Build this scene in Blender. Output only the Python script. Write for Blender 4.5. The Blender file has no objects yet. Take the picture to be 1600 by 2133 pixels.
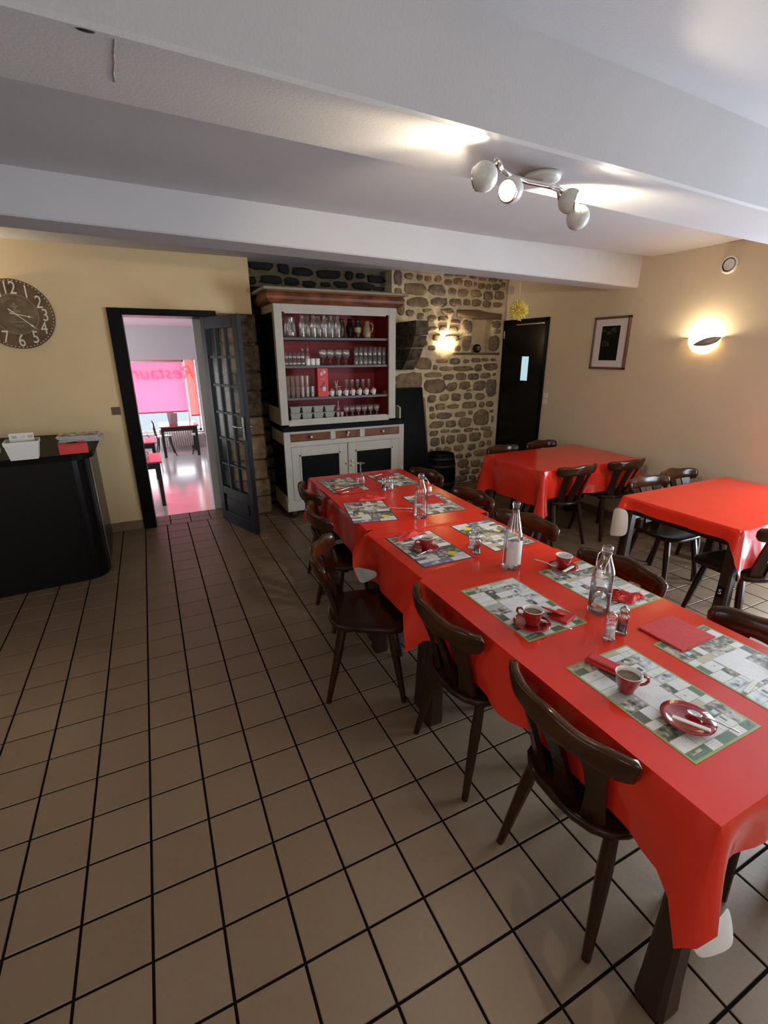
import bpy, bmesh, math, random
from mathutils import Vector, Matrix, Euler

SC = bpy.context.scene
COL = SC.collection
R = math.radians
PI = math.pi

# ------------------------------------------------------------------ camera
F_PX, YAW, PITCH, ROLL = 980.19, -0.45163, 0.32561, -0.00313
CAM = Vector((0.6256, -1.2948, 1.6872))
_r = Vector((math.cos(YAW), math.sin(YAW), 0))
_f = Vector((-math.sin(YAW) * math.cos(PITCH), math.cos(YAW) * math.cos(PITCH), -math.sin(PITCH)))
_u = _r.cross(_f)
CR = math.cos(ROLL) * _r + math.sin(ROLL) * _u
CU = -math.sin(ROLL) * _r + math.cos(ROLL) * _u
CF = _f
cam_data = bpy.data.cameras.new('camera')
cam = bpy.data.objects.new('camera', cam_data)
COL.objects.link(cam)
cam.matrix_world = Matrix(((CR.x, CU.x, -CF.x, CAM.x), (CR.y, CU.y, -CF.y, CAM.y), (CR.z, CU.z, -CF.z, CAM.z), (0, 0, 0, 1)))
cam_data.sensor_fit = 'HORIZONTAL'
cam_data.sensor_width = 36.0
cam_data.lens = 36.0 * F_PX / 1600.0
cam_data.clip_start = 0.02
SC.camera = cam


def ray(x, y):
    return CR * ((x - 800) / F_PX) + CU * ((1066.5 - y) / F_PX) + CF


def onz(x, y, z=0.0):
    d = ray(x, y)
    return CAM + d * ((z - CAM.z) / d.z)


def onY(x, y, Y):
    d = ray(x, y)
    return CAM + d * ((Y - CAM.y) / d.y)


def onX(x, y, X):
    d = ray(x, y)
    return CAM + d * ((X - CAM.x) / d.x)


# ------------------------------------------------------------------ world, exposure, daylight
W = bpy.data.worlds.new('world')
SC.world = W
W.use_nodes = True
bg = W.node_tree.nodes['Background']
bg.inputs[0].default_value = (0.75, 0.87, 1.0, 1)
bg.inputs[1].default_value = 0.5
SC.view_settings.view_transform = 'Standard'
SC.view_settings.look = 'None'
SC.view_settings.gamma = 1.0
SC.view_settings.use_curve_mapping = False
SC.view_settings.exposure = 0.95


def area(name, loc, rot, sx, sy, power, color):
    l = bpy.data.lights.new(name, 'AREA')
    l.shape = 'RECTANGLE'; l.size = sx; l.size_y = sy; l.energy = power; l.color = color
    o = bpy.data.objects.new(name, l); COL.objects.link(o)
    o.location = loc; o.rotation_euler = rot
    return o


DAY = (0.72, 0.86, 1.0)
area('daylight_glass_door', (5.05, -0.65, 1.05), (0, R(90), 0), 2.0, 1.8, 115, DAY)        # glazed door of the right wall
area('daylight_front_window', (-1.0, -3.35, 1.5), (R(90), 0, 0), 1.5, 1.2, 10, (0.86, 0.92, 1.0))   # window behind the camera
area('daylight_front_window', (2.6, -3.35, 1.5), (R(90), 0, 0), 1.5, 1.2, 9, (0.86, 0.92, 1.0))
area('daylight_left_window', (-3.2, -0.4, 1.5), (0, R(-90), 0), 1.2, 1.6, 9, (0.90, 0.94, 1.0))
area('daylight_and_fill_far_room', (0.9, 12.75, 0.6), (R(-90), 0, 0), 2.6, 1.9, 62, (0.86, 0.92, 1.0))
area('daylight_and_fill_far_room', (-3.1, 9.0, 0.7), (0, R(-90), 0), 1.6, 3.0, 60, (0.90, 0.94, 1.0))  # fill light added inside the far room, its left wall has no window

# ------------------------------------------------------------------ materials
MATS = {}


def mat(name, col=(0.8, 0.8, 0.8), rough=0.5, metal=0.0, spec=0.5, var=0.0, vscale=20.0, bump=0.0, bscale=60.0, col2=None,
        coat=0.0, stretch=None, emit=None, estr=0.0, trans=0.0, detail=4.0, alpha=1.0, coords='Object', rvar=0.0):
    m = bpy.data.materials.new(name)
    m.use_nodes = True
    nt = m.node_tree
    N = nt.nodes; L = nt.links
    b = N['Principled BSDF']
    b.inputs['Base Color'].default_value = (*col, 1)
    b.inputs['Roughness'].default_value = rough
    b.inputs['Metallic'].default_value = metal
    b.inputs['Specular IOR Level'].default_value = spec
    b.inputs['Coat Weight'].default_value = coat
    b.inputs['Coat Roughness'].default_value = 0.12
    b.inputs['Transmission Weight'].default_value = trans
    if emit:
        b.inputs['Emission Color'].default_value = (*emit, 1)
        b.inputs['Emission Strength'].default_value = estr
    tc = N.new('ShaderNodeTexCoord'); mp = N.new('ShaderNodeMapping')
    L.new(tc.outputs[coords], mp.inputs[0])
    if stretch: mp.inputs['Scale'].default_value = stretch
    if var > 0 or col2:
        nz = N.new('ShaderNodeTexNoise'); nz.inputs['Scale'].default_value = vscale; nz.inputs['Detail'].default_value = detail
        L.new(mp.outputs[0], nz.inputs['Vector'])
        rp = N.new('ShaderNodeValToRGB')
        rp.color_ramp.elements[0].position = 0.3; rp.color_ramp.elements[1].position = 0.7
        c2 = col2 if col2 else tuple(c * (1 - var) for c in col)
        rp.color_ramp.elements[0].color = (*c2, 1); rp.color_ramp.elements[1].color = (*col, 1)
        L.new(nz.outputs['Fac'], rp.inputs[0]); L.new(rp.outputs[0], b.inputs['Base Color'])
        if rvar:
            mr = N.new('ShaderNodeMapRange'); mr.inputs['To Min'].default_value = rough - rvar; mr.inputs['To Max'].default_value = rough + rvar
            L.new(nz.outputs['Fac'], mr.inputs[0]); L.new(mr.outputs[0], b.inputs['Roughness'])
    if bump > 0:
        n2 = N.new('ShaderNodeTexNoise'); n2.inputs['Scale'].default_value = bscale; n2.inputs['Detail'].default_value = 3
        L.new(mp.outputs[0], n2.inputs['Vector'])
        bp = N.new('ShaderNodeBump'); bp.inputs['Strength'].default_value = bump; bp.inputs['Distance'].default_value = 0.01
        L.new(n2.outputs['Fac'], bp.inputs['Height']); L.new(bp.outputs[0], b.inputs['Normal'])
    MATS[name] = m
    return m


def thin_glass(name, tint=(0.95, 0.97, 0.96), gloss=0.10, rough=0.02, edge=0.85, lit_white=0.0):
    m = bpy.data.materials.new(name); m.use_nodes = True
    N = m.node_tree.nodes; L = m.node_tree.links
    for n in list(N): N.remove(n)
    out = N.new('ShaderNodeOutputMaterial'); mx = N.new('ShaderNodeMixShader')
    tr = N.new('ShaderNodeBsdfTransparent'); tr.inputs[0].default_value = (*tint, 1)
    gl = N.new('ShaderNodeBsdfGlossy'); gl.inputs['Roughness'].default_value = rough
    lw = N.new('ShaderNodeLayerWeight'); lw.inputs[0].default_value = 0.35
    mr = N.new('ShaderNodeMapRange'); mr.inputs['To Min'].default_value = gloss; mr.inputs['To Max'].default_value = edge
    L.new(lw.outputs['Fresnel'], mr.inputs[0]); L.new(mr.outputs[0], mx.inputs[0])
    L.new(tr.outputs[0], mx.inputs[1]); L.new(gl.outputs[0], mx.inputs[2]); L.new(mx.outputs[0], out.inputs[0])
    if lit_white:
        df = N.new('ShaderNodeBsdfDiffuse'); df.inputs[0].default_value = (0.9, 0.88, 0.84, 1)
        m2 = N.new('ShaderNodeMixShader'); m2.inputs[0].default_value = lit_white
        L.new(mx.outputs[0], m2.inputs[1]); L.new(df.outputs[0], m2.inputs[2]); L.new(m2.outputs[0], out.inputs[0])
    MATS[name] = m
    return m


mat('plaster', (0.79, 0.595, 0.345), 0.75, var=0.06, vscale=3, bump=0.12, bscale=160, spec=0.25)
mat('plaster_right', (0.68, 0.57, 0.41), 0.75, var=0.06, vscale=3, bump=0.12, bscale=160, spec=0.25)
mat('ceiling_paint', (0.47, 0.445, 0.45), 0.8, var=0.05, vscale=2.5, bump=0.06, bscale=120, spec=0.2)
mat('grout', (0.010, 0.008, 0.007), 0.95, spec=0.0)
mat('mortar', (0.80, 0.66, 0.43), 0.9, var=0.25, vscale=14, bump=0.6, bscale=60)
mat('stone_brown', (0.34, 0.235, 0.135), 0.85, col2=(0.155, 0.10, 0.058), vscale=16, bump=0.9, bscale=38)
mat('stone_grey', (0.29, 0.21, 0.14), 0.85, col2=(0.13, 0.09, 0.06), vscale=20, bump=0.9, bscale=38)
mat('stone_ochre', (0.42, 0.285, 0.145), 0.85, col2=(0.20, 0.13, 0.065), vscale=14, bump=0.9, bscale=38)
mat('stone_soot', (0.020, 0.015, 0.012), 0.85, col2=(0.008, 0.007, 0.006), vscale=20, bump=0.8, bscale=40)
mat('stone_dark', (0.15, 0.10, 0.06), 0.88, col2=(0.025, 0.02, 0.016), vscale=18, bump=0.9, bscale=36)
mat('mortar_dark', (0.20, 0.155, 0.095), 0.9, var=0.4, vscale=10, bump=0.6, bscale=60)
mat('black_paint', (0.004, 0.0035, 0.0035), 0.4, spec=0.1)
mat('black_door', (0.006, 0.005, 0.005), 0.28, spec=0.22)
mat('door_grey', (0.018, 0.0145, 0.014), 0.5, spec=0.2, var=0.25, vscale=9, bump=0.08)
mat('chair_wood', (0.034, 0.0105, 0.0032), 0.22, spec=0.28, col2=(0.010, 0.0036, 0.002), vscale=9, stretch=(1, 1, 0.25), bump=0.05, bscale=40, coat=0.0, rvar=0.06)
mat('chair_rail_wood', (0.062, 0.020, 0.0052), 0.18, spec=0.32, col2=(0.016, 0.005, 0.0018), vscale=10, stretch=(1, 0.3, 1), bump=0.05, bscale=40, coat=0.05, rvar=0.05)
mat('table_wood', (0.028, 0.012, 0.006), 0.4, spec=0.3, col2=(0.028, 0.012, 0.007), vscale=12, stretch=(1, 1, 0.2))
mat('red_oilcloth', (0.72, 0.032, 0.014), 0.18, var=0.08, vscale=7, bump=0.05, bscale=14, spec=0.5)
mat('cloth_lining', (0.72, 0.68, 0.66), 0.8, var=0.05)
mat('red_paper', (0.62, 0.028, 0.022), 0.75, var=0.15, vscale=30, bump=0.15, bscale=120)
mat('red_ceramic', (0.30, 0.008, 0.008), 0.12, spec=0.6, coat=0.5)
mat('white_ceramic', (0.80, 0.77, 0.72), 0.18, spec=0.5)
mat('coffee', (0.16, 0.085, 0.035), 0.25, col2=(0.26, 0.17, 0.085), vscale=40)
mat('steel', (0.72, 0.70, 0.66), 0.22, metal=1.0)
mat('chrome', (0.82, 0.82, 0.84), 0.10, metal=1.0)
mat('cream_paint', (0.50, 0.465, 0.405), 0.55, var=0.12, vscale=7, bump=0.05)
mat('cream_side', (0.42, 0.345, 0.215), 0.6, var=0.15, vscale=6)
mat('cabinet_red', (0.30, 0.018, 0.024), 0.6, var=0.15, vscale=6)
mat('walnut', (0.25, 0.080, 0.026), 0.42, spec=0.3, col2=(0.075, 0.023, 0.010), vscale=7, stretch=(1, 4, 1))
mat('cornice_top', (0.30, 0.25, 0.18), 0.7, var=0.2, vscale=8)
mat('shelf_grey', (0.10, 0.095, 0.095), 0.5)
mat('knob_cream', (0.62, 0.52, 0.34), 0.3)
mat('white_plastic', (0.78, 0.74, 0.68), 0.5)
mat('grey_plastic', (0.33, 0.33, 0.31), 0.55)
mat('rail_metal', (0.30, 0.27, 0.25), 0.4, metal=0.3)
mat('skirting', (0.235, 0.17, 0.11), 0.5, var=0.2, vscale=15)
mat('white_paint', (0.78, 0.75, 0.73), 0.6)
mat('globe_white', (0.62, 0.60, 0.56), 0.25)
mat('lamp_glow', (1, 0.9, 0.7), 0.5, emit=(1.0, 0.86, 0.60), estr=26)
mat('paper_white', (0.78, 0.75, 0.68), 0.7)
mat('paper_ink', (0.42, 0.41, 0.40), 0.7)
mat('wood_lintel', (0.24, 0.15, 0.075), 0.8, col2=(0.13, 0.078, 0.04), vscale=9, stretch=(0.3, 1, 3), bump=0.5, bscale=30)
mat('yellow_paper', (0.92, 0.74, 0.14), 0.6, var=0.1)
mat('clock_face', (0.20, 0.11, 0.04), 0.6, col2=(0.085, 0.042, 0.016), vscale=7)
mat('clock_faded', (0.22, 0.145, 0.065), 0.6, col2=(0.11, 0.07, 0.035), vscale=12)
mat('numeral_cream', (0.80, 0.74, 0.60), 0.6)
mat('faded_ink', (0.30, 0.235, 0.14), 0.7)
mat('picture_wood', (0.13, 0.065, 0.032), 0.4)
mat('picture_gilt', (0.30, 0.18, 0.07), 0.4)
mat('picture_mat', (0.66, 0.62, 0.62), 0.7)
mat('picture_leaf', (0.004, 0.005, 0.003), 0.4, spec=0.1, col2=(0.008, 0.009, 0.005), vscale=16, detail=6)
mat('room_floor', (0.74, 0.70, 0.70), 0.16, var=0.05, vscale=2)
mat('room_wall', (0.72, 0.69, 0.70), 0.7)
mat('pink_top', (0.72, 0.10, 0.12), 0.25)
mat('dark_wood', (0.022, 0.016, 0.014), 0.35)
mat('radiator_paint', (0.74, 0.66, 0.62), 0.4)
mat('salmon_wall', (0.78, 0.20, 0.18), 0.7)
mat('soot_board', (0.004, 0.004, 0.004), 0.5, spec=0.08)
mat('barrel_black', (0.004, 0.004, 0.004), 0.5, spec=0.1)
mat('pewter', (0.05, 0.045, 0.035), 0.35, metal=0.6)
mat('stoneware', (0.40, 0.31, 0.20), 0.4, col2=(0.20, 0.12, 0.06), vscale=10)
mat('pepper', (0.012, 0.009, 0.008), 0.8)
mat('salt', (0.82, 0.78, 0.76), 0.8)
mat('cap_red', (0.55, 0.03, 0.025), 0.5)
mat('cap_blue', (0.05, 0.06, 0.22), 0.5)
mat('switch_brown', (0.13, 0.075, 0.05), 0.4)
mat('label_residue', (0.66, 0.63, 0.60), 0.8, var=0.15, vscale=40)
thin_glass('glass')
thin_glass('glass_smoky', (0.80, 0.80, 0.78), 0.14)
thin_glass('glass_lit', (0.95, 0.95, 0.93), 0.10, 0.05, 0.7, 0.06)  # clear glass with diffuse white mixed in, standing for its lit brightness
thin_glass('water', (0.93, 0.95, 0.92), 0.05)
thin_glass('pane_glass', (0.90, 0.88, 0.85), 0.0, 0.2, 0.06)


def tile_material():
    m = bpy.data.materials.new('floor_tile'); m.use_nodes = True
    N = m.node_tree.nodes; L = m.node_tree.links; b = N['Principled BSDF']
    g = N.new('ShaderNodeNewGeometry')
    s = N.new('ShaderNodeVectorMath'); s.operation = 'SCALE'; s.inputs['Scale'].default_value = 5.0
    fl = N.new('ShaderNodeVectorMath'); fl.operation = 'FLOOR'
    L.new(g.outputs['Position'], s.inputs[0]); L.new(s.outputs[0], fl.inputs[0])
    sx = N.new('ShaderNodeSeparateXYZ'); cx = N.new('ShaderNodeCombineXYZ')
    L.new(fl.outputs[0], sx.inputs[0]); L.new(sx.outputs[0], cx.inputs[0]); L.new(sx.outputs[1], cx.inputs[1])
    wn = N.new('ShaderNodeTexWhiteNoise'); L.new(cx.outputs[0], wn.inputs['Vector'])
    nz = N.new('ShaderNodeTexNoise'); nz.inputs['Scale'].default_value = 55; nz.inputs['Detail'].default_value = 5
    L.new(g.outputs['Position'], nz.inputs['Vector'])
    n2 = N.new('ShaderNodeTexNoise'); n2.inputs['Scale'].default_value = 6; L.new(g.outputs['Position'], n2.inputs['Vector'])
    r = N.new('ShaderNodeValToRGB')
    r.color_ramp.elements[0].color = (0.170, 0.106, 0.064, 1); r.color_ramp.elements[1].color = (0.250, 0.172, 0.112, 1)
    mx = N.new('ShaderNodeMath'); mx.operation = 'MULTIPLY_ADD'; mx.inputs[1].default_value = 0.30
    ad = N.new('ShaderNodeMath'); ad.operation = 'MULTIPLY_ADD'; ad.inputs[1].default_value = 0.45; ad.inputs[2].default_value = 0.12
    L.new(nz.outputs['Fac'], ad.inputs[0]); L.new(wn.outputs['Value'], mx.inputs[0]); L.new(ad.outputs[0], mx.inputs[2])
    a3 = N.new('ShaderNodeMath'); a3.operation = 'MULTIPLY_ADD'; a3.inputs[1].default_value = 0.3
    L.new(n2.outputs['Fac'], a3.inputs[0]); L.new(mx.outputs[0], a3.inputs[2])
    L.new(a3.outputs[0], r.inputs[0]); L.new(r.outputs[0], b.inputs['Base Color'])
    b.inputs['Roughness'].default_value = 0.42
    b.inputs['Specular IOR Level'].default_value = 0.45
    bp = N.new('ShaderNodeBump'); bp.inputs['Strength'].default_value = 0.12; bp.inputs['Distance'].default_value = 0.004
    L.new(nz.outputs['Fac'], bp.inputs['Height']); L.new(bp.outputs[0], b.inputs['Normal'])
    MATS['floor_tile'] = m


tile_material()


def translucent(name, col, mixf=0.5):
    m = bpy.data.materials.new(name); m.use_nodes = True
    N = m.node_tree.nodes; L = m.node_tree.links
    for n in list(N): N.remove(n)
    out = N.new('ShaderNodeOutputMaterial'); mx = N.new('ShaderNodeMixShader'); mx.inputs[0].default_value = mixf
    t = N.new('ShaderNodeBsdfTranslucent'); t.inputs[0].default_value = (*col, 1)
    d = N.new('ShaderNodeBsdfDiffuse'); d.inputs[0].default_value = (*col, 1)
    L.new(d.outputs[0], mx.inputs[1]); L.new(t.outputs[0], mx.inputs[2]); L.new(mx.outputs[0], out.inputs[0])
    MATS[name] = m


translucent('pink_blind', (0.97, 0.34, 0.45), 0.65)
translucent('salmon_blind', (0.96, 0.45, 0.42), 0.5)
translucent('opal', (0.95, 0.88, 0.72), 0.6)


def print_mat(name, paper, ink, scale):
    """flat print: rows of tiny text"""
    m = bpy.data.materials.new(name); m.use_nodes = True
    N = m.node_tree.nodes; L = m.node_tree.links; b = N['Principled BSDF']
    b.inputs['Roughness'].default_value = 0.45
    tc = N.new('ShaderNodeTexCoord')
    br = N.new('ShaderNodeTexBrick'); br.inputs['Scale'].default_value = scale
    br.inputs['Color1'].default_value = (*ink, 1); br.inputs['Color2'].default_value = (*[0.5 * (a + c) for a, c in zip(paper, ink)], 1)
    br.inputs['Mortar'].default_value = (*paper, 1); br.inputs['Mortar Size'].default_value = 0.055
    br.inputs['Brick Width'].default_value = 0.22; br.inputs['Row Height'].default_value = 0.13
    nz = N.new('ShaderNodeTexNoise'); nz.inputs['Scale'].default_value = 28
    rp = N.new('ShaderNodeValToRGB'); rp.color_ramp.elements[0].position = 0.50; rp.color_ramp.elements[1].position = 0.56
    mx = N.new('ShaderNodeMix'); mx.data_type = 'RGBA'
    L.new(tc.outputs['Object'], br.inputs['Vector']); L.new(tc.outputs['Object'], nz.inputs['Vector'])
    L.new(nz.outputs['Fac'], rp.inputs[0]); L.new(rp.outputs[0], mx.inputs['Factor'])
    mx.inputs['A'].default_value = (*paper, 1)
    L.new(br.outputs['Color'], mx.inputs['B']); L.new(mx.outputs['Result'], b.inputs['Base Color'])
    MATS[name] = m


def photo_mat(name, cols, scale, seed):
    """flat print: a tiny blurred photograph"""
    m = bpy.data.materials.new(name); m.use_nodes = True
    N = m.node_tree.nodes; L = m.node_tree.links; b = N['Principled BSDF']; b.inputs['Roughness'].default_value = 0.45
    tc = N.new('ShaderNodeTexCoord'); mp = N.new('ShaderNodeMapping'); mp.inputs['Location'].default_value = (seed, seed * 0.37, 0)
    nz = N.new('ShaderNodeTexNoise'); nz.inputs['Scale'].default_value = scale; nz.inputs['Detail'].default_value = 5
    L.new(tc.outputs['Object'], mp.inputs[0]); L.new(mp.outputs[0], nz.inputs['Vector'])
    rp = N.new('ShaderNodeValToRGB')
    while len(rp.color_ramp.elements) < len(cols): rp.color_ramp.elements.new(0.5)
    for i, c in enumerate(cols):
        rp.color_ramp.elements[i].position = 0.32 + 0.36 * i / (len(cols) - 1); rp.color_ramp.elements[i].color = (*c, 1)
    L.new(nz.outputs['Fac'], rp.inputs[0]); L.new(rp.outputs[0], b.inputs['Base Color'])
    MATS[name] = m


photo_mat('photo_street', [(0.03, 0.03, 0.03), (0.16, 0.14, 0.12), (0.42, 0.38, 0.32), (0.62, 0.62, 0.62)], 45, 1.3)
photo_mat('photo_garden', [(0.02, 0.03, 0.018), (0.09, 0.12, 0.06), (0.26, 0.27, 0.18), (0.58, 0.58, 0.54)], 50, 4.1)
photo_mat('photo_shop', [(0.10, 0.06, 0.04), (0.36, 0.28, 0.20), (0.62, 0.56, 0.46), (0.20, 0.22, 0.30)], 40, 7.7)
photo_mat('photo_sky', [(0.16, 0.18, 0.22), (0.48, 0.52, 0.56), (0.72, 0.74, 0.74), (0.30, 0.28, 0.22)], 30, 9.2)
photo_mat('photo_violet', [(0.05, 0.04, 0.09), (0.20, 0.16, 0.30), (0.50, 0.42, 0.48), (0.66, 0.62, 0.60)], 40, 2.9)
print_mat('print_white', (0.74, 0.72, 0.68), (0.20, 0.20, 0.22), 21)
print_mat('print_grey', (0.42, 0.42, 0.40), (0.12, 0.12, 0.14), 24)
print_mat('print_dark', (0.085, 0.085, 0.075), (0.30, 0.28, 0.25), 22)
print_mat('print_green', (0.09, 0.17, 0.09), (0.45, 0.47, 0.40), 26)
print_mat('print_beige', (0.52, 0.45, 0.32), (0.66, 0.60, 0.48), 20)
print_mat('print_blue', (0.55, 0.66, 0.74), (0.12, 0.26, 0.48), 20)
print_mat('print_red', (0.70, 0.62, 0.58), (0.55, 0.12, 0.12), 22)
print_mat('print_violet', (0.20, 0.19, 0.28), (0.46, 0.42, 0.48), 22)
mat('print_yellow', (0.74, 0.60, 0.06), 0.5)
mat('print_olive', (0.30, 0.36, 0.10), 0.5)
mat('print_black', (0.04, 0.045, 0.04), 0.5)


# ------------------------------------------------------------------ mesh helpers
class MB:
    """collects shapes, builds one mesh"""

    def __init__(s):
        s.v = []; s.f = []; s.m = []; s.sm = []

    def add(s, vs, fs, mi=0, smooth=False):
        o = len(s.v)
        s.v += [tuple(v) for v in vs]
        for f in fs:
            s.f.append(tuple(i + o for i in f)); s.m.append(mi); s.sm.append(smooth)
        return s

    def box(s, a, b, mi=0, bev=0.0):
        x0, y0, z0 = a; x1, y1, z1 = b
        if x0 > x1: x0, x1 = x1, x0
        if y0 > y1: y0, y1 = y1, y0
        if z0 > z1: z0, z1 = z1, z0
        if bev <= 0:
            s.add([(x0, y0, z0), (x1, y0, z0), (x1, y1, z0), (x0, y1, z0), (x0, y0, z1), (x1, y0, z1), (x1, y1, z1), (x0, y1, z1)],
                  [(0, 3, 2, 1), (4, 5, 6, 7), (0, 1, 5, 4), (1, 2, 6, 5), (2, 3, 7, 6), (3, 0, 4, 7)], mi)
        else:
            bev = min(bev, (x1 - x0) / 2.2, (y1 - y0) / 2.2, (z1 - z0) / 2.2)
            bm = bmesh.new()
            bmesh.ops.create_cube(bm, size=1.0)
            for v in bm.verts:
                v.co = Vector(((x0 + x1) / 2 + v.co.x * (x1 - x0), (y0 + y1) / 2 + v.co.y * (y1 - y0), (z0 + z1) / 2 + v.co.z * (z1 - z0)))
            bmesh.ops.bevel(bm, geom=bm.edges[:], offset=bev, segments=1, affect='EDGES')
            s.bm(bm, mi)
        return s

    def bm(s, bm, mi=0, smooth=False):
        bm.verts.ensure_lookup_table()
        for i, v in enumerate(bm.verts): v.index = i
        s.add([v.co[:] for v in bm.verts], [[v.index for v in f.verts] for f in bm.faces], mi, smooth)
        bm.free()
        return s

    def lathe(s, prof, n=20, c=(0, 0, 0), mi=0, smooth=True, axis='z', capb=False, capt=False):
        vs = []; fs = []
        for r_, z in prof:
            for i in range(n):
                a = 2 * PI * i / n
                p = (r_ * math.cos(a), r_ * math.sin(a), z)
                if axis == 'x': p = (p[2], p[0], p[1])
                if axis == 'y': p = (p[0], -p[2], p[1])
                vs.append((c[0] + p[0], c[1] + p[1], c[2] + p[2]))
        for k in range(len(prof) - 1):
            for i in range(n):
                j = (i + 1) % n
                fs.append((k * n + i, k * n + j, (k + 1) * n + j, (k + 1) * n + i))
        if capb: fs.append(tuple(range(n - 1, -1, -1)))
        if capt: fs.append(tuple((len(prof) - 1) * n + i for i in range(n)))
        return s.add(vs, fs, mi, smooth)

    def tube(s, pts, rad, n=8, mi=0, smooth=True, caps=True):
        pts = [Vector(p) for p in pts]
        if not isinstance(rad, (list, tuple)): rad = [rad] * len(pts)
        vs = []; fs = []
        up = None
        for i, p in enumerate(pts):
            t = (pts[min(i + 1, len(pts) - 1)] - pts[max(i - 1, 0)]).normalized()
            if up is None:
                up = Vector((0, 0, 1)) if abs(t.z) < 0.9 else Vector((1, 0, 0))
            a = t.cross(up).normalized(); b = a.cross(t).normalized(); up = b
            for k in range(n):
                th = 2 * PI * (k + 0.5) / n
                vs.append(p + (a * math.cos(th) + b * math.sin(th)) * rad[i])
        for i in range(len(pts) - 1):
            for k in range(n):
                j = (k + 1) % n
                fs.append((i * n + k, i * n + j, (i + 1) * n + j, (i + 1) * n + k))
        if caps:
            fs.append(tuple(range(n - 1, -1, -1))); fs.append(tuple((len(pts) - 1) * n + k for k in range(n)))
        return s.add(vs, fs, mi, smooth)

    def prism(s, poly, z0, z1, mi=0, smooth=False, inset=0.0):
        """poly in xy, ccw, between z0 and z1; inset bevels the top"""
        n = len(poly)
        vs = [(x, y, z0) for x, y in poly] + [(x, y, z1 - inset) for x, y in poly]
        fs = [tuple(range(n - 1, -1, -1))]
        for i in range(n):
            j = (i + 1) % n
            fs.append((i, j, n + j, n + i))
        if inset > 0:
            cx = sum(p[0] for p in poly) / n; cy = sum(p[1] for p in poly) / n
            for x, y in poly:
                d = math.hypot(x - cx, y - cy) or 1
                k = max(0, 1 - inset / d)
                vs.append((cx + (x - cx) * k, cy + (y - cy) * k, z1))
            for i in range(n):
                j = (i + 1) % n
                fs.append((n + i, n + j, 2 * n + j, 2 * n + i))
            fs.append(tuple(2 * n + i for i in range(n)))
        else:
            fs.append(tuple(n + i for i in range(n)))
        return s.add(vs, fs, mi, smooth)

    def ball(s, c, r, n=14, mi=0, sx=1, sy=1, sz=1):
        m = max(6, n // 2)
        prof = [(r * math.sin(PI * k / m), -r * math.cos(PI * k / m)) for k in range(m + 1)]
        o = len(s.v)
        s.lathe(prof, n, (0, 0, 0), mi)
        for i in range(o, len(s.v)):
            x, y, z = s.v[i]
            s.v[i] = (c[0] + x * sx, c[1] + y * sy, c[2] + z * sz)
        return s

    def xform(s, M):
        s.v = [tuple(M @ Vector(v)) for v in s.v]
        return s

    def mesh(s, name, mats):
        me = bpy.data.meshes.new(name)
        me.from_pydata(s.v, [], s.f)
        if not isinstance(mats, (list, tuple)): mats = [mats]
        for m_ in mats: me.materials.append(MATS[m_])
        me.polygons.foreach_set('material_index', s.m)
        me.polygons.foreach_set('use_smooth', s.sm)
        me.update()
        return me

    def build(s, name, mats, parent=None, loc=None, rot=None):
        return link(name, s.mesh(name, mats), parent, loc, rot)


def link(name, data, parent=None, loc=None, rot=None):
    o = bpy.data.objects.new(name, data)
    COL.objects.link(o)
    if parent: o.parent = parent
    if loc is not None: o.location = loc
    if rot is not None: o.rotation_euler = rot
    return o


def tag(o, label, cat, group=None):
    o['label'] = label; o['category'] = cat
    if group: o['group'] = group
    return o


def thing(name, label, cat, loc=(0, 0, 0), rz=0.0, group=None, rot=None):
    o = link(name, None, None, loc, rot if rot else (0, 0, rz))
    o.empty_display_size = 0.05
    return tag(o, label, cat, group)


def struct(o):
    o['kind'] = 'structure'
    return o


def copy_tree(o, parent=None):
    c = o.copy(); COL.objects.link(c); c.parent = parent
    for ch in [q for q in bpy.data.objects if q.parent == o]:
        copy_tree(ch, c)
    return c


def text_mesh(txt, size, depth=0.001, align='CENTER', shear=0.0):
    cu = bpy.data.curves.new('txt', 'FONT')
    cu.body = txt; cu.size = size; cu.extrude = depth; cu.align_x = align; cu.align_y = 'CENTER'; cu.shear = shear
    cu.resolution_u = 3
    ob = bpy.data.objects.new('txt', cu); COL.objects.link(ob)
    bpy.context.view_layer.update()
    me = bpy.data.meshes.new_from_object(ob.evaluated_get(bpy.context.evaluated_depsgraph_get()))
    bpy.data.objects.remove(ob)
    return me


def smoothmod(o, lv=1):
    m = o.modifiers.new('sub', 'SUBSURF'); m.levels = lv; m.render_levels = lv
    return o
# ================================================================== STRUCTURE
XR = 4.87          # right wall
XL = -3.0
YF = -3.2          # wall behind the camera
YB = 3.83          # plaster wall with the doorway
ZC = 2.50
rng = random.Random(7)

# ---- floor: grout bed, tiles 20 x 20 cm laid on it
fb = MB().box((XL, YF, -0.06), (XR, YB + 0.02, -0.004)).box((0.46, YB, -0.06), (1.24, 4.17, -0.004)).box((1.66, YB, -0.06), (XR, 4.05, -0.004))
floor = struct(fb.build('floor', 'grout'))


def tile_mb(x0, y0, x1, y1):
    j = 0.0042; b = 0.002
    return MB().prism([(x0 + j, y0 + j), (x1 - j, y0 + j), (x1 - j, y1 - j), (x0 + j, y1 - j)], -0.012, 0.0, inset=b)


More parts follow.
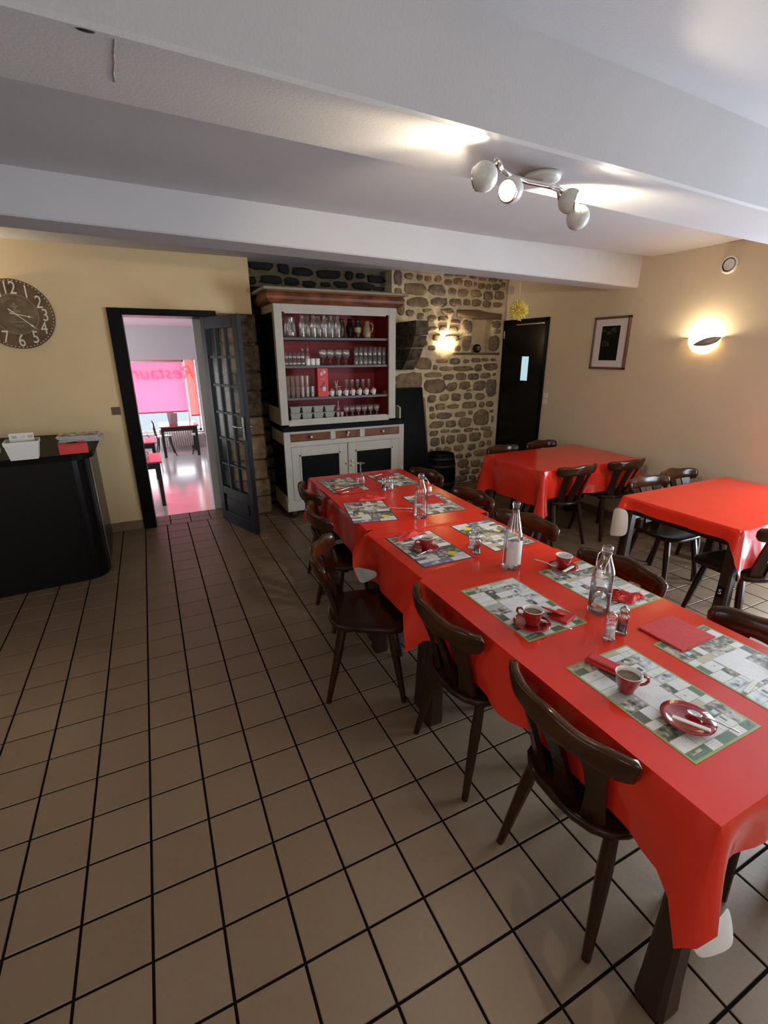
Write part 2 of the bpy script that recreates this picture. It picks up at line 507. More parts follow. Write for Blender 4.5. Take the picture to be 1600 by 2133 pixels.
tile_list = []
for i in range(-15, 25):
    for k in range(-16, 21):
        x0, y0, x1, y1 = i * 0.2, k * 0.2, i * 0.2 + 0.2, k * 0.2 + 0.2
        if x0 >= XR - 0.02: continue
        x1 = min(x1, XR)
        if y0 >= YB and not (x0 >= 1.6): continue
        if y1 > YB and x0 < 1.6: y1 = YB
        if y1 > 4.05: y1 = 4.05
        if y1 - y0 < 0.02 or x1 - x0 < 0.02: continue
        tile_list.append((x0, y0, x1, y1))
for (x0, x1) in ((0.5, 0.64), (0.64, 0.84), (0.84, 1.04), (1.04, 1.2)):      # rows in the doorway
    tile_list.append((x0, YB, x1, 3.97)); tile_list.append((x0, 3.97, x1, 4.165))


def shown(t):
    c = Vector(((t[0] + t[2]) / 2, (t[1] + t[3]) / 2, 0)) - CAM
    d = c.dot(CF)
    if d < 0.3: return 0
    px = 800 + F_PX * c.dot(CR) / d; py = 1066.5 - F_PX * c.dot(CU) / d
    if not (-60 < px < 1660 and -60 < py < 2200): return 0
    # hidden under the bar counter
    if t[0] < 0.0 and t[1] > 2.8: return 0
    return (t[2] - t[0]) * (t[3] - t[1]) / d ** 3


tile_list.sort(key=shown, reverse=True)
full_me = tile_mb(-0.1, -0.1, 0.1, 0.1).mesh('tile', 'floor_tile')
rest = MB()
for n_, t in enumerate(tile_list):
    if n_ < 298 and shown(t) > 0:
        cx, cy = (t[0] + t[2]) / 2, (t[1] + t[3]) / 2
        if abs(t[2] - t[0] - 0.2) < 1e-4 and abs(t[3] - t[1] - 0.2) < 1e-4:
            link('tile', full_me, floor, (cx, cy, rng.uniform(-0.0006, 0.0004)))
        else:
            tile_mb(t[0] - cx, t[1] - cy, t[2] - cx, t[3] - cy).build('tile', 'floor_tile', floor, (cx, cy, 0))
    else:
        m_ = tile_mb(*t); rest.add(m_.v, m_.f)
ro = rest.build('tiles', 'floor_tile', floor); ro['kind'] = 'stuff'

# ---- ceiling and beams
ceil = MB().box((XL, YF, ZC), (XR, 1.90, ZC + 0.15)).box((XL, 1.90, ZC + 0.06), (XR, 4.2, ZC + 0.15))
struct(ceil.build('ceiling', 'ceiling_paint'))


def beam(name, yf, yb, zl):
    nseg = 12; vs = []; fs = []
    rr = random.Random(len(name) + 3)
    for k in range(nseg + 1):
        x = XL + (XR - XL) * k / nseg
        w = rr.uniform(-0.004, 0.004)
        a, b, z = yf(x) + w, yb(x) + rr.uniform(-0.006, 0.006), zl(x) + rr.uniform(-0.002, 0.002)
        vs += [(x, a, ZC + 0.08), (x, a, z + 0.008), (x, a + 0.008, z), (x, b - 0.008, z), (x, b, z + 0.008), (x, b, ZC + 0.08)]
    for k in range(nseg):
        for q in range(5):
            fs.append((k * 6 + q, k * 6 + 6 + q, k * 6 + 7 + q, k * 6 + 1 + q))
    fs.append((0, 1, 2, 3, 4, 5)); e = nseg * 6; fs.append((e + 5, e + 4, e + 3, e + 2, e + 1, e))
    return struct(MB().add(vs, fs).build(name, 'ceiling_paint'))


b1 = beam('trim_1', lambda x: 1.712 + 0.061 * x, lambda x: 2.0 + 0.052 * x, lambda x: 2.300 - 0.0086 * x)
b2 = beam('trim_2', lambda x: -0.11 + 0.0435 * x, lambda x: 0.17 + 0.058 * x, lambda x: 2.252 - 0.004 * x)
# hairline crack and flaked hole in the plaster of the near beam's underside
ck = MB()
cp = [onz(240, 82, 2.2485), onz(237, 112, 2.2485), onz(239, 132, 2.2485), onz(237, 150, 2.2485), onz(240, 172, 2.2485)]
for p, q in zip(cp[:-1], cp[1:]):
    ck.tube([p, q], 0.0012, 5)
ck.build('crack', 'grey_plastic', b2)
hp = onz(178, 63, 2.249)
MB().ball((hp.x, hp.y, hp.z), 0.009, 10, sx=1.8, sy=0.5, sz=0.3).build('flaked_hole', 'pepper', b2)

# ---- plaster wall with the doorway
wb = MB().box((XL, YB, 0), (0.46, 4.17, ZC + 0.06)).box((1.24, YB, 0), (1.66, 4.17, ZC + 0.06)).box((0.46, YB, 2.05), (1.24, 4.17, ZC + 0.06))
wall_back = struct(wb.build('wall_back', 'plaster'))
wl = MB().box((XL - 0.15, YF, 0), (XL, -1.2, ZC + 0.06)).box((XL - 0.15, 0.4, 0), (XL, 4.17, ZC + 0.06)).box((XL - 0.15, -1.2, 0), (XL, 0.4, 0.9)).box((XL - 0.15, -1.2, 2.1), (XL, 0.4, ZC + 0.06)); struct(wl.build('wall_left', 'plaster'))
wm = MB()
for y in (-1.2, -0.43, 0.34): wm.box((XL - 0.1, y, 0.9), (XL - 0.05, y + 0.06, 2.1))
wm.box((XL - 0.1, -1.2, 0.9), (XL - 0.05, 0.4, 0.96)).box((XL - 0.1, -1.2, 2.04), (XL - 0.05, 0.4, 2.1)); struct(wm.build('window_5', 'white_paint'))
# right wall with a glazed door outside the picture
wr = MB().box((XR, 0.3, 0), (XR + 0.15, 4.2, ZC + 0.06)).box((XR, YF, 0), (XR + 0.15, -1.6, ZC + 0.06)).box((XR, -1.6, 2.1), (XR + 0.15, 0.3, ZC + 0.06))
wall_right = struct(wr.build('wall_right', 'plaster_right'))
# wall behind the camera with two windows
wf = MB().box((XL, YF - 0.15, 0), (-1.75, YF, ZC)).box((-0.25, YF - 0.15, 0), (1.85, YF, ZC)).box((3.35, YF - 0.15, 0), (XR, YF, ZC))
wf.box((-1.75, YF - 0.15, 0), (-0.25, YF, 0.9)).box((-1.75, YF - 0.15, 2.1), (-0.25, YF, ZC)).box((1.85, YF - 0.15, 0), (3.35, YF, 0.9)).box((1.85, YF - 0.15, 2.1), (3.35, YF, ZC))
struct(wf.build('wall_front', 'plaster'))


def window(name, x0, x1, z0, z1, y):
    m = MB()
    for a, b in (((x0, y - 0.1, z0), (x0 + 0.06, y - 0.05, z1)), ((x1 - 0.06, y - 0.1, z0), (x1, y - 0.05, z1)), ((x0, y - 0.1, z0), (x1, y - 0.05, z0 + 0.06)),
                 ((x0, y - 0.1, z1 - 0.06), (x1, y - 0.05, z1)), (((x0 + x1) / 2 - 0.03, y - 0.1, z0), ((x0 + x1) / 2 + 0.03, y - 0.05, z1))):
        m.box(a, b)
    return struct(m.build(name, 'white_paint'))


window('window_1', -1.75, -0.25, 0.9, 2.1, YF)
window('window_2', 1.85, 3.35, 0.9, 2.1, YF)
gd = MB()
for y in (-1.6, -0.68, 0.23): gd.box((XR + 0.05, y, 0), (XR + 0.1, y + 0.07, 2.1))
gd.box((XR + 0.05, -1.6, 2.02), (XR + 0.1, 0.3, 2.1)).box((XR + 0.05, -1.6, 0), (XR + 0.1, 0.3, 0.08))
struct(gd.build('window_3', 'white_paint'))

# baseboards
bb = MB().box((0.10, YB - 0.012, 0), (0.393, YB, 0.095), bev=0.003); struct(bb.build('baseboard_back', 'skirting'))
bb = MB().box((XR - 0.012, 0.32, 0), (XR, 3.08, 0.09), bev=0.003); struct(bb.build('baseboard_right', 'skirting'))

# door casing (black) of the open doorway
dc = MB().box((0.392, YB - 0.035, 0), (0.505, YB + 0.02, 2.075), bev=0.004).box((0.505, YB - 0.035, 2.018), (1.31, YB + 0.02, 2.075), bev=0.004)
dc.box((0.46, YB + 0.02, 0), (0.505, 4.17, 2.02)).box((0.505, YB + 0.02, 2.02), (1.24, 4.17, 2.05)).box((1.2, YB - 0.03, 0), (1.31, YB + 0.02, 2.018), bev=0.004)
struct(dc.build('trim_3', 'black_paint'))
wj = MB().box((1.2, YB + 0.02, 0), (1.24, 4.17, 2.02)).box((1.125, 4.17, -0.7), (1.32, 4.29, 2.2), bev=0.004)
struct(wj.build('trim_4', 'white_paint'))

# ---- open glazed door
DW, DH, DT = 0.686, 2.0, 0.045
d1 = struct(link('door_1', None, None, (1.195, 3.775, 0.008), (0, 0, math.atan2(-0.65, 0.225))))
ST = 0.085
MB().box((0, -DT, 0), (ST, 0, DH), bev=0.003).build('stile', 'door_grey', d1)
MB().box((DW - ST, -DT, 0), (DW, 0, DH), bev=0.003).build('stile', 'door_grey', d1)
MB().box((ST, -DT, DH - 0.105), (DW - ST, 0, DH), bev=0.003).build('top_rail', 'door_grey', d1)
MB().box((ST, -DT, 0), (DW - ST, 0, 0.115), bev=0.003).build('bottom_rail', 'door_grey', d1)
MB().box((ST, -DT, 0.305), (DW - ST, 0, 0.385), bev=0.003).build('lock_rail', 'door_grey', d1)
pm = MB().box((ST, -DT + 0.015, 0.115), (DW - ST, -0.015, 0.305)).box((ST + 0.035, -DT + 0.006, 0.15), (DW - ST - 0.035, -0.006, 0.27), bev=0.006)
pm.build('lower_panel', 'door_grey', d1)
gz0, gz1 = 0.385, DH - 0.105
gw = (DW - 2 * ST - 2 * 0.022) / 3; gh = (gz1 - gz0 - 5 * 0.022) / 6
for c in (1, 2):
    x = ST + c * gw + (c - 1) * 0.022
    MB().box((x, -DT + 0.006, gz0), (x + 0.022, -0.006, gz1)).build('glazing_bar', 'door_grey', d1)
for r_ in range(1, 6):
    z = gz0 + r_ * gh + (r_ - 1) * 0.022
    MB().box((ST, -DT + 0.009, z), (DW - ST, -0.009, z + 0.022)).build('glazing_bar', 'door_grey', d1)
pane_me = MB().box((0, -0.026, 0), (gw, -0.021, gh)).mesh('pane', 'pane_glass')
for c in range(3):
    for r_ in range(6):
        link('pane', pane_me, d1, (ST + c * (gw + 0.022), 0, gz0 + r_ * (gh + 0.022)))
for sgn, y in ((-1, -DT), (1, 0)):
    hm = MB().box((DW - 0.062, y, 0.92), (DW - 0.030, y + sgn * 0.006, 1.13), bev=0.002)
    hm.tube([(DW - 0.046, y, 1.04), (DW - 0.046, y + sgn * 0.045, 1.04), (DW - 0.06, y + sgn * 0.052, 1.04), (DW - 0.16, y + sgn * 0.05, 1.045)], 0.008, 8)
    hm.build('door_handle', 'steel', d1)

# ---- black door in the right wall
DY0, DY1 = 3.085, 3.872
d2 = struct(link('door_2', None, None, (XR, 0, 0)))
MB().box((-0.02, DY0, 0), (0.0, DY0 + 0.05, 2.075), bev=0.003).box((-0.02, DY1 - 0.05, 0), (0.0, DY1, 2.075), bev=0.003).box((-0.02, DY0, 2.03), (0, DY1, 2.075), bev=0.003).build('frame', 'black_paint', d2)
lf = MB().box((-0.012, DY0 + 0.05, 0.005), (0, 3.368, 2.03)).box((-0.012, 3.497, 0.005), (0, DY1 - 0.05, 2.03)).box((-0.012, 3.368, 0.005), (0, 3.497, 1.357)).box((-0.012, 3.368, 1.643), (0, 3.497, 2.03))
lf.build('leaf', 'black_door', d2)
mat('lit_pane', (0.5, 0.65, 0.7), 0.3, emit=(0.50, 0.76, 0.90), estr=0.40)
MB().box((-0.004, 3.366, 1.355), (-0.001, 3.499, 1.645)).build('pane', 'lit_pane', d2)
MB().box((-0.03, DY0 + 0.06, 2.005), (-0.012, 3.62, 2.022), bev=0.003).build('closer_rail', 'steel', d2)
MB().lathe([(0.0, 0.0), (0.016, 0.0), (0.016, 0.01), (0.0, 0.012)], 12, (-0.02, 3.29, 2.052), axis='x').build('round_badge', 'white_plastic', d2)
MB().lathe([(0.008, 0), (0.008, 0.09)], 8, (-0.018, 3.845, 1.86), capb=True, capt=True).build('hinge', 'white_plastic', d2)

# ---- stone wall, chimney recess behind the hutch
YS, YR = 3.88, 4.05
XN0, XN1, ZN0, ZN1 = 4.36, 4.70, 1.69, 2.095      # niche
XRE = 3.24
ws = MB()
ws.box((XRE, YS, 0), (XN0, YR + 0.12, ZC + 0.06)).box((XN1, YS, 0), (XR, YR + 0.12, ZC + 0.06)).box((XN0, YS, 0), (XN1, YR + 0.12, ZN0)).box((XN0, YS, ZN1), (XN1, YR + 0.12, ZC + 0.06)).box((XN0, YS + 0.16, ZN0), (XN1, YR + 0.12, ZN1))
wall_stone = struct(ws.build('wall_stone', 'mortar'))
wall_hearth = struct(MB().box((1.66, YR, 0), (XRE, YR + 0.12, ZC + 0.06)).build('wall_hearth', 'mortar_dark'))


def stone_poly(cx, cz, w, h, rr, n=13, p=4.0, jit=0.11):
    pts = []
    ph = rr.uniform(-0.2, 0.2); sk = rr.uniform(-0.12, 0.12)
    for k in range(n):
        a = 2 * PI * k / n + ph
        c, s = math.cos(a), math.sin(a)
        r_ = (abs(c) ** p + abs(s) ** p) ** (-1 / p) * (1 + rr.uniform(-jit, jit))
        pts.append((cx + w / 2 * (r_ * c + sk * s), cz + h / 2 * r_ * s))
    return pts


def stone(poly, Y, m, parent, proud, rr, name='stone'):
    """irregular stone set in the wall: rim at the wall face, a rounded shoulder, a rough top"""
    n = len(poly)
    cx = sum(p[0] for p in poly) / n; cz = sum(p[1] for p in poly) / n
    vs = []; fs = []
    for k, (sc, d) in enumerate(((1.0, 0.01), (1.0, -proud * 0.45), (0.9, -proud * 0.95), (0.45, -proud * 1.1))):
        for (x, z) in poly:
            vs.append((cx + (x - cx) * sc, Y + d + (rr.uniform(-0.2, 0.2) * proud if k > 1 else 0), cz + (z - cz) * sc))
    for k in range(3):
        for i in range(n):
            j = (i + 1) % n
            fs.append((k * n + i, k * n + j, (k + 1) * n + j, (k + 1) * n + i))
    fs.append(tuple(3 * n + i for i in range(n)))
    o = MB().add(vs, fs, 0, True).build(name, m, parent)
    return o


S1 = """228 157 75 58;327 170 50 56;405 182 60 50;500 183 60 60;600 148 80 22;700 156 90 20;820 170 55 22;908 187 70 24;1005 193 75 30;1078 200 25 20
590 215 62 55;682 207 82 62;778 226 72 58;843 232 26 38;902 248 60 52;966 255 40 48;1037 257 68 56;1098 240 26 44
290 278 195 100;487 285 155 92;630 300 75 65;730 310 90 72;850 318 90 66;962 338 85 78;1065 335 80 80
312 398 190 85;510 397 150 80;657 400 105 70;765 400 62 56;853 406 80 64;950 418 70 66;1047 422 80 48
238 500 75 60;335 530 60 60;585 485 115 58;395 478 80 36;443 550 80 62;545 550 90 50;660 580 80 46;445 645 85 42;545 640 70 55;640 650 80 60
490 725 80 56;630 730 130 56;680 825 55 48;365 780 60 60;440 820 60 46
362 965 155 108;535 940 110 40;655 945 95 58;757 945 48 38;848 935 80 42;935 932 60 28;1010 930 50 28
472 1002 38 48;568 1012 110 42;730 1012 175 44;870 1007 62 66;987 995 120 62
455 1070 150 45;595 1090 85 55;710 1085 90 62;825 1085 98 60;938 1078 90 48;1018 1067 24 30
472 1175 195 120;625 1180 90 78;745 1170 105 72;783 1212 40 18;880 1172 110 90;990 1192 85 155
440 1295 75 70;555 1280 90 58;665 1277 80 70;773 1265 70 60;888 1270 80 62
437 1385 35 45;518 1365 85 55;640 1362 105 45;787 1350 135 62;902 1345 45 50;975 1340 62 55
446 1452 50 50;560 1447 135 55;705 1437 100 48;798 1420 34 36;900 1462 135 138;993 1405 35 28;1000 1478 20 60
485 1532 120 62;617 1522 92 62;750 1510 115 82
460 1610 75 48;565 1590 80 28;660 1590 85 28;778 1578 78 34;852 1572 36 20;938 1565 90 34
470 1690 80 80;543 1670 28 75;615 1667 70 78;717 1655 85 78;840 1645 110 80;957 1617 78 66
500 1770 52 60;583 1765 70 60;688 1745 82 52;810 1738 72 58;902 1710 50 52;970 1700 36 50;437 1775 30 36
695 1822 60 40;778 1812 46 42;908 1790 150 60
730 1890 100 72;843 1888 85 62;770 1926 30 16;520 1860 120 60;620 1850 60 50
742 1970 88 42;843 1960 62 38;560 1960 120 70;915 1900 50 44;930 1965 44 36
705 2035 115 54;815 2030 60 40;905 2030 70 40;580 2050 90 50
765 625 85 125;765 780 80 135;1040 605 70 65;1043 668 55 38;1020 780 90 140
225 1135 235 168;128 170 70 140;150 420 66 200;130 300 60 60"""
ri = random.Random(11)
for row in S1.split('\n'):
    for it in row.split(';'):
        a, b, w, h = [float(q) for q in it.split()]
        p0 = onY(800 + (a - w / 2) * 0.225, 540 + b * 0.225, YS); p1 = onY(800 + (a + w / 2) * 0.225, 540 + b * 0.225, YS)
        q0 = onY(800 + a * 0.225, 540 + (b - h / 2) * 0.225, YS); q1 = onY(800 + a * 0.225, 540 + (b + h / 2) * 0.225, YS)
        cx, cz = (q0.x + q1.x) / 2, (q0.z + q1.z) / 2
        w3, h3 = p1.x - p0.x, q0.z - q1.z
        if cz - h3 / 2 < 0.01 or cz > 2.55: cz = max(cz, h3 / 2 + 0.015)
        if cx + w3 / 2 > XR - 0.01: cx = XR - 0.012 - w3 / 2
        if cx - w3 / 2 < XRE: cx = XRE + w3 / 2 + 0.005
        stone(stone_poly(cx, cz, w3 * 1.02, h3 * 1.02, ri), YS, ri.choice(['stone_brown', 'stone_grey', 'stone_ochre', 'stone_brown', 'stone_grey']), wall_stone, ri.uniform(0.012, 0.03), ri)
# tall jamb stone below the corbel
jp = [onY(x, y, YS) for x, y in ((864, 826), (884, 828), (889, 900), (891, 960), (886, 978), (879, 930), (870, 870))]
stone([(p.x, p.z) for p in jp][::-1], YS, 'stone_ochre', wall_stone, 0.03, ri)
# wooden lintel and ledge of the niche
lp = [(4.12, 2.105), (4.40, 2.085), (4.80, 2.085), (4.805, 2.155), (4.60, 2.165), (4.45, 2.19), (4.125, 2.185)]
stone(lp, YS, 'wood_lintel', wall_stone, 0.03, ri, 'lintel')
stone([(4.10, 1.665), (4.80, 1.66), (4.80, 1.688), (4.10, 1.69)], YS, 'wood_lintel', wall_stone, 0.05, ri, 'ledge')

# sooty stones of the recess
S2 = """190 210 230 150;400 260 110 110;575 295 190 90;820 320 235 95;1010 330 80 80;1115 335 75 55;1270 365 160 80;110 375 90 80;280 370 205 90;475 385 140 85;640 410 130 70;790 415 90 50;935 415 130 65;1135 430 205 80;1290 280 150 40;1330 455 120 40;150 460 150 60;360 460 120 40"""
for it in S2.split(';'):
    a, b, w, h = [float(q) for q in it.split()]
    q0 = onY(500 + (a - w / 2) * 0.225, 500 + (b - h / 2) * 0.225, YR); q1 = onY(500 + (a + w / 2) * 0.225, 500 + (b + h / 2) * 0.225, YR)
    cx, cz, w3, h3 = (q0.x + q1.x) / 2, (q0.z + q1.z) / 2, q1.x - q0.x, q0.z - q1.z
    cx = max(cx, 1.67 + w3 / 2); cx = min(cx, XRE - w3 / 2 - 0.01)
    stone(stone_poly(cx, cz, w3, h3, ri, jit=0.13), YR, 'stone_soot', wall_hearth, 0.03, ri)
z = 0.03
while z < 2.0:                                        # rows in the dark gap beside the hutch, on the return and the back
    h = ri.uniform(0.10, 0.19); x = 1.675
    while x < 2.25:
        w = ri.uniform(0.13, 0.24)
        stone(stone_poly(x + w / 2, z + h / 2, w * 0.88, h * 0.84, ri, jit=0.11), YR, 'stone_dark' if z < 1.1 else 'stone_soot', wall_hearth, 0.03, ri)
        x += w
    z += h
# corner pier of the chimney, stacked blocks, and the two corbels
z = 0.0
kk = 0
while z < 1.99:
    h = ri.uniform(0.17, 0.27)
    if z + h > 1.9: h = 2.055 - z
    dx = ri.uniform(-0.012, 0.012)
    xs = 1.47 + ri.uniform(-0.05, 0.05)
    for a, b in ((1.315, xs - 0.004), (xs + 0.004, 1.672 + dx)):
        MB().box((a, 3.72 + ri.uniform(-0.012, 0.012), z + 0.004), (b, YB - 0.001, z + h - 0.004), bev=0.016).build('stone', ri.choice(['stone_dark', 'stone_brown']), wall_hearth)
    z += h


def corbel(x0, x1):
    prof = [(1.50, 3.70), (1.60, 3.62), (1.60, 3.60), (1.74, 3.50), (1.74, 3.485), (1.87, 3.42), (1.87, 3.40), (2.02, 3.40)]
    for a, b in ((0, 1), (2, 3), (4, 5), (6, 7)):
        z0, y0 = prof[a]; z1, y1 = prof[b]
        vs = []
        for x in (x0, x1):
            vs += [(x, YS, z0 + 0.003), (x, y0, z0 + 0.003), (x, (y0 + y1) / 2 - 0.012, (z0 + z1) / 2), (x, y1, z1 - 0.003), (x, YS, z1 - 0.003)]
        fs = [(4, 3, 2, 1, 0), (5, 6, 7, 8, 9)] + [(i, (i + 1) % 5, 5 + (i + 1) % 5, 5 + i) for i in range(5)]
        MB().add(vs, fs).build('corbel_stone', 'stone_dark', wall_stone)


corbel(3.285, 3.44)
# ================================================================== TABLES, CLOTHS, CHAIRS
ZT = 0.735       # top of the cloths


PLACE = []           # chairs: label, x, y, heading, group
G1 = 'chairs along the long laid table'
PLACE.append(('dark wooden chair facing the coffee cup that stands off its saucer', 1.543, -0.557, 0, G1))
PLACE.append(('dark wooden chair facing the cup with a torn red napkin beside it', 1.527, 0.030, 0, G1))
PLACE.append(('dark wooden chair pulled out and turned askew, whole seat showing', 1.310, 0.773, -25.4, G1))
PLACE.append(('dark wooden chair facing the placemat with a fork lying beside it', 1.478, 1.375, -3, G1))
PLACE.append(('dark wooden chair on the aisle side, closest to the hutch', 1.578, 1.885, -2, G1))
PLACE.append(('dark wooden chair behind the large flat red napkin', 2.455, -0.635, 180, G1))
PLACE.append(('dark wooden chair behind the swing-top bottle that holds water', 2.455, 0.003, 181, G1))
PLACE.append(('dark wooden chair behind the tall bottle without a stopper', 2.508, 0.682, 189, G1))
PLACE.append(('dark wooden chair behind the empty swing-top bottle', 2.530, 1.238, 181, G1))
PLACE.append(('dark wooden chair at the laid table, next to the black barrel', 2.560, 1.905, 184, G1))
G2 = 'chairs at the bare red tables'
PLACE.append(('dark wooden chair pushed to the door-side bare table, at its free corner', 3.865, 1.545, 90, G2))
PLACE.append(('dark wooden chair pushed to the door-side bare table, next to the picture wall', 4.435, 1.505, 89, G2))
PLACE.append(('dark wooden chair behind the bare table by the black door, next to the stone wall', 3.835, 2.50, -82, G2))
PLACE.append(('dark wooden chair between the black door and the bare table', 4.385, 2.53, -86, G2))
PLACE.append(('dark wooden chair between the two bare red tables, near the free end', 3.990, 0.962, -90, G2))
PLACE.append(('dark wooden chair between the two bare red tables, next to the wall', 4.422, 1.012, -90, G2))
PLACE.append(('dark wooden chair at the bare table under the wall lamp, on the glazed door side', 3.768, -0.062, 80, G2))


def splat_front(z):
    """how far the chair backs reach towards the table at height z (chair coordinates)"""
    t = min(1.0, max(0.0, (z - 0.425) / 0.29))
    return 0.045 - 0.082 * t ** 1.25 + 0.006 * math.sin(t * PI) + 0.027


def pressed(p):
    """hanging cloth gives way to the chair backs that stand against it"""
    for (_, x, y, deg, _g) in PLACE:
        c, s_ = math.cos(R(deg)), math.sin(R(deg))
        dx, dy = p.x - x, p.y - y
        qx, qy = c * dx + s_ * dy, -s_ * dx + c * dy
        if abs(qy) < 0.26 and -0.10 < qx < 0.12 and 0.38 < p.z < 0.72:
            lim = splat_front(p.z) + 0.004
            w = 1.0 if abs(qy) < 0.19 else (0.26 - abs(qy)) / 0.07
            if qx < lim:
                qx += (lim - qx) * w
                p = Vector((x + c * qx - s_ * qy, y + s_ * qx + c * qy, p.z))
    return p


def leg_mb(x, y, sx, sy, top=0.70, w0=0.030, w1=0.041, splay=0.012):
    """stout eight-sided leg flaring to the foot"""
    m = MB(); vs = []; fs = []
    for z, w, d in ((0.0, w1, splay), (0.012, w1 + 0.002, splay), (0.10, w1 - 0.002, splay * 0.85), (0.35, (w0 + w1) / 2 - 0.003, splay * 0.5), (top - 0.09, w0, 0.0), (top - 0.085, w0 + 0.007, 0), (top, w0 + 0.007, 0)):
        c = 0.3 * w
        for (a, b) in ((w, -w + c), (w, w - c), (w - c, w), (-w + c, w), (-w, w - c), (-w, -w + c), (-w + c, -w), (w - c, -w)):
            vs.append((x + sx * d + a, y + sy * d + b, z))
    for k in range(6):
        for i in range(8):
            j = (i + 1) % 8
            fs.append((k * 8 + i, k * 8 + j, k * 8 + 8 + j, k * 8 + 8 + i))
    fs.append(tuple(range(7, -1, -1))); fs.append(tuple(48 + i for i in range(8)))
    return m.add(vs, fs)


def table(label, cx, cy, lx, ly, rz=0.0, inx=0.065, iny=0.055):
    t = thing('dining_table', label, 'table', (cx, cy, 0), rz)
    hx, hy = lx / 2, ly / 2
    MB().box((-hx, -hy, 0.705), (hx, hy, ZT - 0.004), bev=0.004).build('tabletop', 'table_wood', t)
    MB().box((-hx + 0.06, -hy + 0.06, 0.60), (hx - 0.06, -hy + 0.08, 0.705)).box((-hx + 0.06, hy - 0.08, 0.60), (hx - 0.06, hy - 0.06, 0.705)).box((-hx + 0.06, -hy + 0.06, 0.60), (-hx + 0.08, hy - 0.06, 0.705)).box((hx - 0.08, -hy + 0.06, 0.60), (hx - 0.06, hy - 0.06, 0.705)).build('apron', 'table_wood', t)
    for sx in (-1, 1):
        for sy in (-1, 1):
            leg_mb(sx * (hx - inx), sy * (hy - iny), sx, sy, 0.705, splay=min(0.012, inx - 0.03)).build('leg', 'table_wood', t)
    return t


